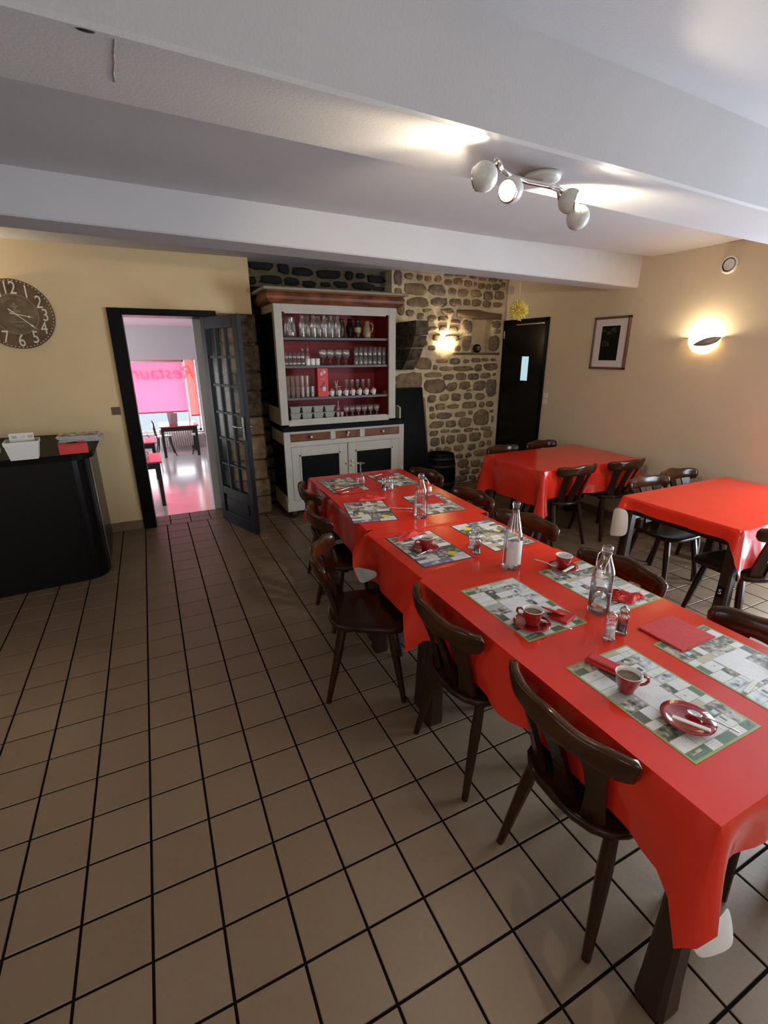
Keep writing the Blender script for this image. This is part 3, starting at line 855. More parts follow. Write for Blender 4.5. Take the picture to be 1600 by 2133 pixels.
def cloth(label, cx, cy, lx, ly, drops, corners, rz=0.0, seed=1, group=None, dz=0.0, ridges=(), tongue=0.0):
    """oilcloth: flat top, hanging sides. drops: [-x,+x,-y,+y]; corners: (sx,sy)->(flare, extra drop, side shift)"""
    rr = random.Random(seed)
    hx, hy = lx / 2 + 0.004, ly / 2 + 0.004
    per = []           # (x, y, nx, ny, drop, fold)
    cs = [(-1, -1), (1, -1), (1, 1), (-1, 1)]
    sides = [((-1, -1), (1, -1), (0, -1), drops[2], 2 * hx), ((1, -1), (1, 1), (1, 0), drops[1], 2 * hy), ((1, 1), (-1, 1), (0, 1), drops[3], 2 * hx), ((-1, 1), (-1, -1), (-1, 0), drops[0], 2 * hy)]
    NS = 26
    for si, (c0, c1, n, dr, ln) in enumerate(sides):
        nd = sides[(si + 1) % 4][3]; nn = sides[(si + 1) % 4][2]
        ph = rr.uniform(0, 6)
        for k in range(NS + 1):
            s = k / NS
            u0, u1 = s * ln, (1 - s) * ln
            f = 0.006 * math.sin(s * ln * 9 + ph) + 0.004 * math.sin(s * ln * 21 + ph * 2)
            D = dr
            for (cc, u) in ((c0, u0), (c1, u1)):
                fl, ex, sh = corners.get(cc, (0.03, 0.04, 0))
                g = math.exp(-(u / 0.04) ** 2)
                if dr > 0.01:
                    D += ex * g
                    f += fl * 0.8 * g - 0.35 * fl * math.exp(-((u - 0.12) / 0.06) ** 2)
            per.append((c0[0] * hx + (c1[0] - c0[0]) * hx * s, c0[1] * hy + (c1[1] - c0[1]) * hy * s, n[0], n[1], D, f))
        fl, ex, sh = corners.get(c1, (0.03, 0.04, 0))
        for q in (0.25, 0.5, 0.75):          # around the corner
            nx = n[0] * (1 - q) + nn[0] * q; ny = n[1] * (1 - q) + nn[1] * q
            Dm = (dr * (1 - q) + nd * q)
            D = Dm + ex if min(dr, nd) > 0.01 else Dm + ex * 0.6
            bump = 1.0 + (0.35 if q == 0.5 else 0.1)
            per.append((c1[0] * hx, c1[1] * hy, nx + sh * n[0], ny, D, fl * bump))
    n = len(per); LV = 8
    vs = []; fs = []
    for k in range(LV + 1):
        t = k / LV
        for (x, y, nx, ny, D, f) in per:
            off = 0.003 + 0.004 * min(1, t * 4) + f * t ** 1.15 if k else 0
            z = ZT + dz - D * (t if k > 1 else t * 0.6)
            if D < 0.002 and abs(nx) < 0.01:                      # seam edge: a tongue lying over the next cloth
                off = tongue * t * min(1.0, max(0.0, (hx - abs(x)) / 0.05)) if ny > 0 else 0.0
            q = (x + nx * off, y + ny * off, z)
            if k and D > 0.01:
                cz, sz = math.cos(rz), math.sin(rz)
                w_ = pressed(Vector((cx + cz * q[0] - sz * q[1], cy + sz * q[0] + cz * q[1], z)))
                q = (cz * (w_.x - cx) + sz * (w_.y - cy), -sz * (w_.x - cx) + cz * (w_.y - cy), z)
            vs.append(q)
    for k in range(LV):
        for i in range(n):
            j = (i + 1) % n
            fs.append((k * n + i, k * n + n + i, k * n + n + j, k * n + j))
    o = link('tablecloth', None, None, (cx, cy, 0), (0, 0, rz))
    tag(o, label, 'tablecloth', group)
    mo = MB().add(vs, fs, 0, False)
    for i in range(n * LV): mo.sm[i] = True
    NX, NY = 14, 72                       # top with the fold ridges of an oilcloth taken off the roll
    gv = []; gf = []
    for j in range(NY + 1):
        for i in range(NX + 1):
            x, y = -hx + 2 * hx * i / NX, -hy + 2 * hy * j / NY
            e = min(1.0, 8 * min(i / NX, 1 - i / NX, j / NY, 1 - j / NY))
            z = 0.0
            for (y0, am, wd) in ridges: z += am * math.exp(-((y - y0 - 0.015 * x) / wd) ** 2)
            gv.append((x, y, ZT + dz + z * e))
    for j in range(NY):
        for i in range(NX):
            a_ = j * (NX + 1) + i
            gf.append((a_, a_ + 1, a_ + NX + 2, a_ + NX + 1))
    mo.add(gv, gf, 0, True)
    mo.build('oilcloth', 'red_oilcloth', o)
    vl = []
    for k in range(LV + 1):
        for i, (x, y, nx, ny, D, f) in enumerate(per):
            a = Vector(vs[k * n + i]); l = math.hypot(nx, ny) or 1
            vl.append((a.x - nx / l * 0.002, a.y - ny / l * 0.002, a.z - (0.0012 if k == 0 or D < 0.002 else 0) + (0.001 if k == LV and D >= 0.002 else 0)))
    fl_ = []
    for k in range(LV):
        for i in range(n):
            j = (i + 1) % n
            fl_.append((k * n + i, k * n + j, k * n + n + j, k * n + n + i))
    MB().add(vl, fl_, 0, True).build('lining', 'cloth_lining', o)
    return o


def curled_flap(parent, pts, name='turned_back_corner', m='cloth_lining'):
    """curved strip, rows of points in parent's coordinates"""
    vs = []; fs = []
    nc = len(pts[0])
    for row in pts: vs += row
    for i in range(len(pts) - 1):
        for j in range(nc - 1):
            fs.append((i * nc + j, i * nc + j + 1, (i + 1) * nc + j + 1, (i + 1) * nc + j))
    o = MB().add(vs, fs, 0, True).build(name, m, parent)
    s = o.modifiers.new('thick', 'SOLIDIFY'); s.thickness = 0.0015
    smoothmod(o, 2)
    return o


table('long wooden table nearest the glazed door, set with cups and placemats', 1.985, -0.318, 0.80, 1.256)
table('small wooden table joining the two long tables of the row', 1.991, 0.635, 0.772, 0.610)
table('long wooden table at the end of the row by the hutch', 2.065, 1.618, 0.81, 1.294, R(-2.7), iny=0.045)
table('wooden table with bare red cloth beside the black door', 4.125, 1.985, 1.19, 0.79, inx=0.045)
table('wooden table with bare red cloth under the bright wall lamp', 4.115, 0.43, 1.18, 0.77, inx=0.040, iny=0.042)

c_near = cloth('shiny red oilcloth with a cup standing off its saucer on it', 1.985, -0.318, 0.80, 1.256, [0.255, 0.25, 0.17, 0.0], {(-1, -1): (0.046, 0.10, 0), (1, -1): (0.05, 0.15, 0), (-1, 1): (0.075, 0.10, 0), (1, 1): (0.0, 0.0, 0)}, seed=3, dz=0.0040, tongue=0.035, ridges=((0.602, 0.0022, 0.009), (-0.01, 0.0008, 0.008)))
c_mid = cloth('shiny red oilcloth on the small middle table, white lining curling out', 1.991, 0.635, 0.772, 0.610, [0.26, 0.25, 0.0, 0.0], {(-1, 1): (0.085, 0.0, 0), (-1, -1): (0.0, 0.0, 0), (1, 1): (0.0, 0.0, 0), (1, -1): (0.0, 0.0, 0)}, seed=5, dz=0.0020, tongue=0.035, ridges=((-0.252, 0.0024, 0.011), (0.285, 0.0022, 0.010), (0.25, 0.0030, 0.010)))
c_far = cloth('shiny red oilcloth on the table end by the hutch', 2.065, 1.618, 0.81, 1.294, [0.23, 0.24, 0.0, 0.22], {(-1, -1): (0.0, 0.0, 0), (1, -1): (0.0, 0.0, 0), (-1, 1): (0.06, 0.12, 0), (1, 1): (0.06, 0.12, 0)}, rz=R(-2.7), seed=8, ridges=((-0.608, 0.0022, 0.009),))
c_door = cloth('bare red oilcloth hanging low beside the black door', 4.125, 1.985, 1.19, 0.79, [0.33, 0.16, 0.26, 0.25], {(-1, -1): (0.10, 0.10, 0), (-1, 1): (0.09, 0.09, 0)}, seed=12, ridges=((0.0, 0.0008, 0.008),))
c_lamp = cloth('bare red oilcloth under the bright wall lamp, corner lining hanging out', 4.115, 0.43, 1.18, 0.77, [0.085, 0.08, 0.26, 0.20], {(-1, -1): (0.05, 0.06, 0), (-1, 1): (0.045, 0.0, 0)}, seed=15, ridges=((-0.12, 0.0008, 0.008),))


def W2L(o, p):
    m = Matrix.Rotation(-o.rotation_euler.z, 3, 'Z')
    return tuple(m @ (Vector(p) - Vector(o.location)))


# white lining showing at turned corners
curled_flap(c_lamp, [[W2L(c_lamp, onX(x, y, X)) for x, y, X in row] for row in (
    ((1278, 1060, 3.47), (1284, 1056, 3.45), (1296, 1058, 3.45), (1310, 1063, 3.49)),
    ((1274, 1090, 3.46), (1279, 1088, 3.44), (1293, 1089, 3.44), (1309, 1090, 3.48)),
    ((1269, 1117, 3.46), (1275, 1117, 3.44), (1290, 1119, 3.44), (1307, 1116, 3.48)))])
curled_flap(c_mid, [[W2L(c_mid, onX(733, 1178, 1.50)), W2L(c_mid, onX(757, 1183, 1.52)), W2L(c_mid, onX(788, 1189, 1.56))],
                    [W2L(c_mid, onX(743, 1197, 1.52)), W2L(c_mid, onX(762, 1204, 1.54)), W2L(c_mid, onX(786, 1200, 1.57))],
                    [W2L(c_mid, onX(749, 1217, 1.53)), W2L(c_mid, onX(764, 1213, 1.55)), W2L(c_mid, onX(783, 1203, 1.58))]])
curled_flap(c_near, [[W2L(c_near, onY(x, y, Y)) for x, y, Y in row] for row in (
    ((1430, 1925, -0.945), (1468, 1935, -0.950), (1505, 1905, -0.945), (1515, 1880, -0.935)),
    ((1436, 1965, -0.945), (1478, 1972, -0.950), (1521, 1950, -0.945), (1525, 1915, -0.935)),
    ((1453, 2000, -0.945), (1484, 1993, -0.950), (1524, 1978, -0.945), (1528, 1957, -0.935)))])


# ---- chairs
def rail_mesh():
    n = 28; vs = []; fs = []
    NP = 12
    for k in range(n + 1):
        s = -1 + 2 * k / n
        y = 0.226 * math.sin(s * 1.12) / math.sin(1.12)
        x = -0.062 + 0.078 * (1 - math.cos(s * 1.15)) / (1 - math.cos(1.15))
        tx = 0.078 * 1.15 * math.sin(s * 1.15) / (1 - math.cos(1.15)); ty = 0.226 * 1.12 * math.cos(s * 1.12) / math.sin(1.12)
        l = math.hypot(tx, ty); nx, ny = ty / l, -tx / l
        e = max(0, (abs(s) - 0.90) / 0.10)
        endf = math.sqrt(max(0.0, 1 - e * e)) * 0.97 + 0.03
        hh = (0.040 + 0.006 * math.exp(-(s / 0.5) ** 2) + 0.004 * math.cos(s * 9.2)) * (0.45 + 0.55 * endf)
        th = 0.0165 * (0.3 + 0.7 * endf)
        zc = 0.733 - 0.006 * abs(s) + (0.002 if e > 0 else 0)
        for q in range(NP):
            a = 2 * PI * (q + 0.5) / NP
            ca, sa = math.cos(a), math.sin(a)
            pw = 0.55
            o = th * math.copysign(abs(ca) ** pw, ca); h = hh * math.copysign(abs(sa) ** pw, sa)
            lean = -0.16 * h
            vs.append((x + nx * (o + lean), y + ny * (o + lean), zc + h))
    for k in range(n):
        for q in range(NP):
            j = (q + 1) % NP
            fs.append((k * NP + q, k * NP + NP + q, k * NP + NP + j, k * NP + j))
    fs.append(tuple(range(NP))); fs.append(tuple(n * NP + q for q in range(NP - 1, -1, -1)))
    return MB().add(vs, fs, 0, True).mesh('top_rail', 'chair_rail_wood')


def splat_mesh(y0, y1, ang):
    vs = []; fs = []
    for k in range(9):
        t = k / 8
        z = 0.425 + (0.715 - 0.425) * t
        wd = 0.027 + 0.010 * (2 * t - 1) ** 2 + (0.006 if t > 0.9 else 0)
        xr = -0.062 + 0.078 * (1 - math.cos(min(1, abs(y1) / 0.226) * 1.05)) / (1 - math.cos(1.15))
        x = 0.045 + (xr - 0.045) * (t ** 1.25) + 0.006 * math.sin(t * PI)
        y = y0 + (y1 - y0) * t
        c, s = math.cos(ang), math.sin(ang)
        for (a, b) in ((-0.009, -wd), (0.009, -wd), (0.009, wd), (-0.009, wd)):
            vs.append((x + a * c - b * s, y + a * s + b * c, z))
    for k in range(8):
        for i in range(4):
            j = (i + 1) % 4
            fs.append((k * 4 + i, k * 4 + j, k * 4 + 4 + j, k * 4 + 4 + i))
    fs.append((3, 2, 1, 0)); fs.append((32, 33, 34, 35))
    return MB().add(vs, fs).mesh('splat', 'chair_wood')


def seat_mesh():
    half = [(-0.005, 0.0), (0.0, 0.07), (0.018, 0.125), (0.05, 0.165), (0.10, 0.187), (0.20, 0.203), (0.31, 0.214), (0.365, 0.205), (0.397, 0.165), (0.408, 0.09), (0.411, 0.0)]
    poly = [(x, -y) for x, y in half] + [(x, y) for x, y in half[-2:0:-1]]
    n = len(poly); vs = []; fs = []
    for sc, z in ((0.90, 0.404), (0.99, 0.410), (1.0, 0.418), (1.0, 0.428), (0.985, 0.4345), (0.95, 0.436), (0.60, 0.431), (0.25, 0.429)):
        for x, y in poly: vs.append((0.2 + (x - 0.2) * sc, y * sc, z))
    for k in range(7):
        for i in range(n):
            j = (i + 1) % n
            fs.append((k * n + i, k * n + j, k * n + n + j, k * n + n + i))
    fs.append(tuple(range(n - 1, -1, -1))); fs.append(tuple(7 * n + i for i in range(n)))
    m = MB().add(vs, fs, 0, True)
    m.sm[-2] = False
    return m.mesh('seat', 'chair_wood')


def cleg_mesh(x0, y0, x1, y1):
    return MB().tube([(x0, y0, 0.412), (x0 + (x1 - x0) * 0.3, y0 + (y1 - y0) * 0.3, 0.29), (x1, y1, 0.0)], [0.019, 0.0225, 0.0135], 8, smooth=False).mesh('leg', 'chair_wood')


CH = [('seat', seat_mesh()), ('top_rail', rail_mesh())]
for y0, y1, a in ((-0.105, -0.135, 0.42), (0, 0, 0), (0.105, 0.135, -0.42)): CH.append(('splat', splat_mesh(y0, y1, a)))
for sx, xt, xf in ((0, 0.085, 0.0), (1, 0.315, 0.385)):
    for sy in (-1, 1): CH.append(('leg', cleg_mesh(xt, sy * 0.145, xf, sy * 0.195)))
for x in (0.105, 0.295): CH.append(('batten', MB().box((x - 0.02, -0.165, 0.388), (x + 0.02, 0.165, 0.405), bev=0.004).mesh('batten', 'chair_wood')))


def chair(label, x, y, deg, group):
    t = thing('dining_chair', label, 'chair', (x, y, 0), R(deg), group)
    for nm, me in CH: link(nm, me, t)
    return t


for pl in PLACE: chair(*pl)

# black sticker with a pale letter on a leg of the table under the wall lamp
lab = MB().box((-0.02, -0.001, -0.035), (0.02, 0.001, 0.035)).build('leg_sticker', 'black_paint', None)
pS = Vector((3.5235, 0.087, 0.33))
lab.location = pS; lab.rotation_euler = (0, 0, R(-90))
tag(lab, 'small black sticker with a white S on the table leg', 'sticker')
link('letter', text_mesh('S', 0.045, 0.0004), lab, (0, -0.0016, 0), (R(90), 0, 0)).data.materials.append(MATS['numeral_cream'])


# ================================================================== THINGS ON THE LAID TABLE
def center(*px, z=ZT):
    c = Vector((0, 0, 0))
    for p in px: c += onz(p[0], p[1], z)
    return c / len(px)


def mat_mesh(style, seed):
    """printed paper placemat 0.28 x 0.41: cells of advertisements"""
    rr = random.Random(seed)
    w, h = 0.14, 0.2065
    m = MB(); names = []

    def mi(nm):
        if nm not in names: names.append(nm)
        return names.index(nm)
    edge = ('print_olive', 'print_black', 'paper_white')[style]
    m.box((-w, -h, 0), (w, h, 0.0008), mi(edge))
    if style == 0:
        pool = ['print_white'] * 8 + ['photo_street', 'photo_street', 'photo_garden', 'photo_shop', 'photo_sky', 'print_green', 'print_dark', 'print_grey', 'print_beige', 'print_red']
    else:
        pool = ['print_white'] * 4 + ['photo_street', 'photo_street', 'photo_garden', 'photo_violet', 'photo_shop', 'print_dark', 'print_violet', 'print_beige']
    y = -h + 0.006
    zt = 0.0010
    sub_ = ['photo_street', 'photo_garden', 'photo_shop', 'photo_sky', 'print_red', 'print_blue', 'print_green', 'print_dark', 'print_white', 'print_beige']
    while y < h - 0.02:
        rh = rr.choice([0.026, 0.034, 0.042]); rh = min(rh, h - 0.006 - y)
        if h - 0.006 - y - rh < 0.015: rh = h - 0.006 - y
        x = -w + 0.006
        while x < w - 0.02:
            rw = rr.choice([0.032, 0.045, 0.06, 0.075]); rw = min(rw, w - 0.006 - x)
            if w - 0.006 - x - rw < 0.02: rw = w - 0.006 - x
            nm = rr.choice(pool)
            g = 0.0009
            m.add([(x + g, y + g, zt), (x + rw - g, y + g, zt), (x + rw - g, y + rh - g, zt), (x + g, y + rh - g, zt)], [(0, 1, 2, 3)], mi(nm))
            for q in range(rr.choice([0, 0, 1])):        # logo, photograph or stripe inside the advertisement
                a, b = x + g + rw * rr.uniform(0.04, 0.55), y + g + rh * rr.uniform(0.05, 0.55)
                c_, d_ = min(x + rw - 2 * g, a + rw * rr.uniform(0.15, 0.5)), min(y + rh - 2 * g, b + rh * rr.uniform(0.12, 0.5))
                zz = zt + 0.0002 * (q + 1)
                if rr.random() < 0.3:
                    r_ = min(c_ - a, d_ - b) / 2
                    m.add([(a + r_ + r_ * math.cos(2 * PI * k / 12), b + r_ + r_ * math.sin(2 * PI * k / 12), zz) for k in range(12)], [tuple(range(12))], mi(rr.choice(sub_)))
                else:
                    m.add([(a, b, zz), (c_, b, zz), (c_, d_, zz), (a, d_, zz)], [(0, 1, 2, 3)], mi(rr.choice(sub_)))
            x += rw
        y += rh
    # centre panel
    if style == 0:
        m.add([(-0.055, -0.065, zt + 0.0004), (0.045, -0.065, zt + 0.0004), (0.045, 0.065, zt + 0.0004), (-0.055, 0.065, zt + 0.0004)], [(0, 1, 2, 3)], mi('print_white'))
    else:
        for (x, y, r_, nm) in ((0.075, -0.12, 0.026, 'print_yellow'), (-0.09, 0.13, 0.020, 'print_beige'), (-0.06, -0.02, 0.016, 'print_yellow')):
            m.add([(x + r_ * math.cos(2 * PI * k / 18), y + 0.85 * r_ * math.sin(2 * PI * k / 18), zt + 0.0006) for k in range(18)], [tuple(range(18))], mi(nm))
    return m.mesh('placemat', names)


def base(y):
    """top of the cloth under a thing: the cloths overlap like shingles"""
    return ZT + (0.0044 if y < 0.33 else 0.0024 if y < 0.95 else 0.0006)


PM0 = mat_mesh(0, 21); PM1 = mat_mesh(1, 33)
pms = [
    ((660, 1000), (728, 992), (770, 1022), (702, 1032), 1, 0, 'printed paper placemat under the flat napkin with a knife and fork'),
    ((712, 1048), (805, 1043), (828, 1083), (730, 1091), 1, -12, 'printed paper placemat with a fork lying half off it'),
    ((803, 1122), (908, 1103), (981, 1165), (875, 1186), 1, 0, 'printed paper placemat under the cup with a crumpled napkin behind it'),
    ((958, 1232), (1074, 1204), (1223, 1302), (1097, 1339), 0, 0, 'green edged placemat under the cup with a torn napkin'),
    ((1180, 1393), (1312, 1348), (1580, 1515), (1440, 1594), 0, 0, 'green edged placemat under the lone saucer and the cup beside it'),
    ((762, 992), (835, 984), (870, 1006), (810, 1016), 1, 180, 'printed paper placemat under a napkin with a white sugar stick'),
    ((833, 1037), (925, 1026), (970, 1061), (885, 1072), 1, 175, 'printed paper placemat behind the empty swing-top bottle'),
    ((939, 1098), (1017, 1082), (1118, 1130), (1032, 1150), 1, 180, 'printed paper placemat behind the tall bottle, nothing on it'),
    ((1118, 1193), (1210, 1172), (1378, 1252), (1290, 1275), 0, 180, 'green edged placemat with a rose shaped crumpled napkin on it'),
]
for a, b, c, d, st, rz, lab_ in pms:
    o = link('placemat', PM1 if st else PM0, None, None, (0, 0, R(rz)))
    p = center(a, b, c, d); o.location = (p.x, p.y, base(p.y))
    tag(o, lab_, 'placemat', 'printed placemats on the laid table')
o = link('placemat', PM0, None, (2.195, -0.660, base(0)), (0, 0, R(180)))
tag(o, 'green edged placemat partly under the large flat red napkin', 'placemat', 'printed placemats on the laid table')
PZ = base(0) + 0.0018                  # top of a placemat on the near cloth


def pz(p): return base(p[1]) + 0.0018



def bottle(label, px, kind):
    p = onz(px[0], px[1], ZT)
    t = thing('glass_bottle', label, 'bottle', (p.x, p.y, base(p.y)), 0, 'glass water bottles')
    if kind == 'tall':
        prof = [(0.0, 0.004), (0.036, 0.0), (0.042, 0.006), (0.042, 0.155), (0.040, 0.175), (0.030, 0.215), (0.019, 0.262), (0.0145, 0.285), (0.0145, 0.302), (0.0175, 0.304), (0.0175, 0.318), (0.0145, 0.320), (0.0125, 0.319)]
        MB().lathe(prof, 24).build('bottle_body', 'glass', t)
        vs = []; fs = []
        for k in range(9):
            a = R(175) + R(110) * k / 8
            for z in (0.028, 0.146): vs.append((0.0424 * math.cos(a), 0.0424 * math.sin(a), z + (0.004 * math.sin(k * 2.3))))
        for k in range(8): fs.append((2 * k, 2 * k + 2, 2 * k + 3, 2 * k + 1))
        MB().add(vs, fs, 0, True).build('label_residue', 'label_residue', t)
    else:
        prof = [(0.0, 0.004), (0.033, 0.0), (0.039, 0.006), (0.040, 0.02), (0.040, 0.155), (0.038, 0.175), (0.030, 0.200), (0.0205, 0.225), (0.0165, 0.240), (0.0165, 0.252), (0.019, 0.254), (0.019, 0.272), (0.015, 0.275)]
        MB().lathe(prof, 24).build('bottle_body', 'glass', t)
        w = MB()
        for s in (-1, 1):
            w.tube([(0.0, s * 0.019, 0.250), (-0.030, s * 0.021, 0.246), (-0.046, s * 0.018, 0.215), (-0.050, s * 0.008, 0.185)], 0.0016, 6)
        w.tube([(0, -0.019, 0.25), (0, 0.019, 0.25)], 0.0016, 6)
        w.build('wire_bail', 'steel', t)
        MB().lathe([(0.0, -0.016), (0.011, -0.014), (0.013, -0.002), (0.010, 0.004), (0.013, 0.010), (0.008, 0.016), (0, 0.017)], 14, (-0.053, 0, 0.178)).build('stopper', 'white_ceramic', t)
        if kind == 'water':
            MB().lathe([(0.0, 0.006), (0.036, 0.006), (0.0385, 0.02), (0.0385, 0.088), (0.0, 0.088)], 24).build('water', 'water', t)
    return t


bottle('empty clear swing-top bottle at the table end by the hutch', (876, 1078), 'swing').rotation_euler.z = R(160)
bottle('tall clear bottle with a torn white label, no stopper', (1064, 1184), 'tall').rotation_euler.z = R(20)
bottle('clear swing-top bottle a third full of water', (1245, 1276), 'water').rotation_euler.z = R(20)


def shaker(label, px, fill, group):
    p = onz(px[0], px[1], ZT)
    t = thing('shaker', label, 'shaker', (p.x, p.y, base(p.y)), 0, group)
    MB().lathe([(0.0, 0.001), (0.019, 0.0), (0.020, 0.005), (0.0165, 0.010), (0.0165, 0.058), (0.019, 0.064), (0.019, 0.070), (0.011, 0.076), (0.014, 0.082), (0.017, 0.090), (0.013, 0.099), (0.005, 0.102), (0.006, 0.106), (0.0, 0.109)], 16).build('glass_body', 'glass_smoky' if fill == 'pepper' else 'glass', t)
    MB().lathe([(0, 0.010), (0.0150, 0.010), (0.0150, 0.045 if fill == 'salt' else 0.034), (0, 0.045 if fill == 'salt' else 0.034)], 14).build('filling', fill, t)


GS = 'salt and pepper shakers'
shaker('glass salt mill beside the water-holding swing-top bottle', (1268, 1333), 'salt', GS)
shaker('glass pepper mill beside the water-holding swing-top bottle', (1293, 1320), 'pepper', GS)
shaker('glass salt mill between the tall bottle and the red cup', (983, 1143), 'salt', GS)
shaker('glass pepper mill between the tall bottle and the red cup', (993, 1153), 'pepper', GS)
shaker('glass pepper mill near the upturned wine glass', (800, 1022), 'pepper', GS)
shaker('glass salt mill near the upturned wine glass', (815, 1019), 'salt', GS)

p = onz(752, 1009, ZT)
wg = thing('wine_glass', 'stemmed wine glass standing upside down', 'wine glass', (p.x, p.y, pz(p)))
MB().lathe([(0.031, 0.0), (0.036, 0.03), (0.034, 0.062), (0.022, 0.082), (0.006, 0.089)], 20).build('bowl', 'glass', wg)
MB().lathe([(0.006, 0.089), (0.0045, 0.10), (0.007, 0.117), (0.0045, 0.135), (0.006, 0.155)], 12).build('stem', 'glass', wg)
MB().lathe([(0.006, 0.155), (0.02, 0.160), (0.033, 0.163), (0.033, 0.1655), (0.0, 0.164)], 20).build('foot', 'glass', wg)


def cup(label, p, hdeg, z=0.0, full=True):
    t = thing('coffee_cup', label, 'cup', (p[0], p[1], pz(p) + z), R(hdeg), 'red coffee cups')
    MB().lathe([(0.0, 0.0), (0.018, 0.0), (0.0215, 0.004), (0.0225, 0.010), (0.0300, 0.030), (0.0355, 0.052), (0.0372, 0.062)], 24).build('cup_body', 'red_ceramic', t)
    MB().lathe([(0.0372, 0.062), (0.0360, 0.0635), (0.0345, 0.062), (0.032, 0.048), (0.020, 0.012), (0.0, 0.010)], 24).build('white_inside', 'white_ceramic', t)
    h = 0.049 if full else 0.03
    MB().lathe([(0.0, h), (0.0322 if full else 0.0255, h)], 24).build('coffee', 'coffee', t)
    pts = [(0.033, 0, 0.049), (0.045, 0, 0.054), (0.056, 0, 0.049), (0.058, 0, 0.038), (0.050, 0, 0.028), (0.038, 0, 0.024), (0.027, 0, 0.024)]
    MB().tube(pts, [0.004, 0.0042, 0.0046, 0.0046, 0.0044, 0.004, 0.004], 8).build('handle', 'red_ceramic', t)
    return t


def saucer(label, p, z=0.0):
    t = thing('saucer', label, 'saucer', (p[0], p[1], pz(p) + z), 0, 'red saucers')
    MB().lathe([(0.0, 0.003), (0.026, 0.003), (0.028, 0.0), (0.036, 0.0), (0.050, 0.006), (0.066, 0.013), (0.0665, 0.0155), (0.050, 0.010), (0.036, 0.0055), (0.0, 0.005)], 30).build('dish', 'red_ceramic', t)
    return t


def spoon(label, p, deg, z, tilt=4):
    t = thing('teaspoon', label, 'spoon', (p[0], p[1], pz(p) + z), 0, 'teaspoons on saucers', rot=(0, R(tilt), R(deg)))
    vs = []; fs = []
    for k in range(5):
        r_ = k / 4
        for i in range(14):
            a = 2 * PI * i / 14
            vs.append((0.019 * r_ * math.cos(a), 0.0115 * r_ * math.sin(a), 0.004 * r_ * r_))
    for k in range(4):
        for i in range(14):
            j = (i + 1) % 14
            fs.append((k * 14 + i, k * 14 + j, k * 14 + 14 + j, k * 14 + 14 + i))
    b = MB().add(vs, fs, 0, True).build('bowl', 'steel', t)
    s = b.modifiers.new('t', 'SOLIDIFY'); s.thickness = 0.001
    MB().tube([(0.018, 0, 0.004), (0.03, 0, 0.007), (0.06, 0, 0.007), (0.10, 0, 0.006)], [0.0022, 0.0018, 0.0024, 0.0032], 6).build('handle', 'steel', t)


def sugar(label, p, deg, z, group='paper sugar sticks'):
    m = MB().box((-0.044, -0.0065, 0), (0.044, 0.0065, 0.004), bev=0.0015)
    o = m.build('sugar_stick', 'paper_white', None, (p[0], p[1], pz(p) + z), (0, 0, R(deg)))
    tag(o, label, 'sugar stick', group)


def napkin_flat(label, p, sx, sy, deg, z=0.0008):
    vs = []; n = 8
    rr = random.Random(int(p[0] * 999))
    m = MB().box((-sx / 2, -sy / 2, 0), (sx / 2, sy / 2, 0.003), bev=0.001)
    m.box((-sx / 2 + 0.004, -sy / 2 + 0.003, 0.003), (sx / 2 - 0.003, sy / 2 - 0.004, 0.0045), bev=0.0007)
    o = m.build('napkin', 'red_paper', None, (p[0], p[1], pz(p) + z), (0, 0, R(deg)))
    tag(o, label, 'napkin', 'red paper napkins')
    return o


def napkin_crumpled(label, p, sx, sy, h, deg, seed, rose=None):
    rr = random.Random(seed); n = 16
    vs = []; fs = []
    ph = [rr.uniform(0, 6) for _ in range(6)]
    for i in range(n + 1):
        for j in range(n + 1):
            u, v = i / n, j / n
            e = min(1, 6 * min(u, 1 - u, v, 1 - v)) ** 0.6
            z = 0.5 + 0.28 * math.sin(9 * u + ph[0] + 2 * math.sin(5 * v + ph[1])) + 0.22 * math.sin(12 * v + ph[2] + 2 * u)
            z = max(0.05, z) * (0.15 + 0.85 * e)
            x = (u - 0.5) * sx * (0.75 + 0.3 * math.sin(5 * v + ph[3])); y = (v - 0.5) * sy * (0.75 + 0.3 * math.sin(5 * u + ph[4]))
            vs.append((x + rr.uniform(-0.003, 0.003), y + rr.uniform(-0.003, 0.003), z * h + rr.uniform(0, 0.003)))
    for i in range(n):
        for j in range(n):
            a = i * (n + 1) + j
            fs.append((a, a + n + 1, a + n + 2, a + 1))
    m = MB().add(vs, fs, 0, False)
    if rose:
        x0, y0 = rose
        for k in range(3):
            r_ = 0.010 + 0.006 * k
            q = [(x0 + r_ * (1 + 0.12 * math.sin(3 * a + k)) * math.cos(a), y0 + r_ * math.sin(a)) for a in [2 * PI * i / 14 for i in range(14)]]
            zz0, zz1 = 0.002, h * (1.5 - 0.3 * k)
            vv = [(x, y, zz0) for x, y in q] + [(x * 1.0, y * 1.0, zz1) for x, y in q]
            m.add(vv, [(i, (i + 1) % 14, 14 + (i + 1) % 14, 14 + i) for i in range(14)], 0, True)
    o = m.build('napkin', 'red_paper', None, (p[0], p[1], pz(p)), (0, 0, R(deg)))
    tag(o, label, 'napkin', 'red paper napkins')
    return o


def on(px): return onz(px[0], px[1], ZT + 0.003)


# place with the cup beside its saucer
cup('red cup of coffee standing off its saucer', on((1303, 1441)), -32)
saucer('red saucer without a cup, holding spoon and sugar stick', on((1430, 1505)))
q = on((1424, 1500)); spoon('teaspoon on the saucer that has no cup', on((1444, 1498)), -70, 0.0125, 0)
sugar('paper sugar stick on the saucer that has no cup', on((1436, 1520)), -62, 0.0165)
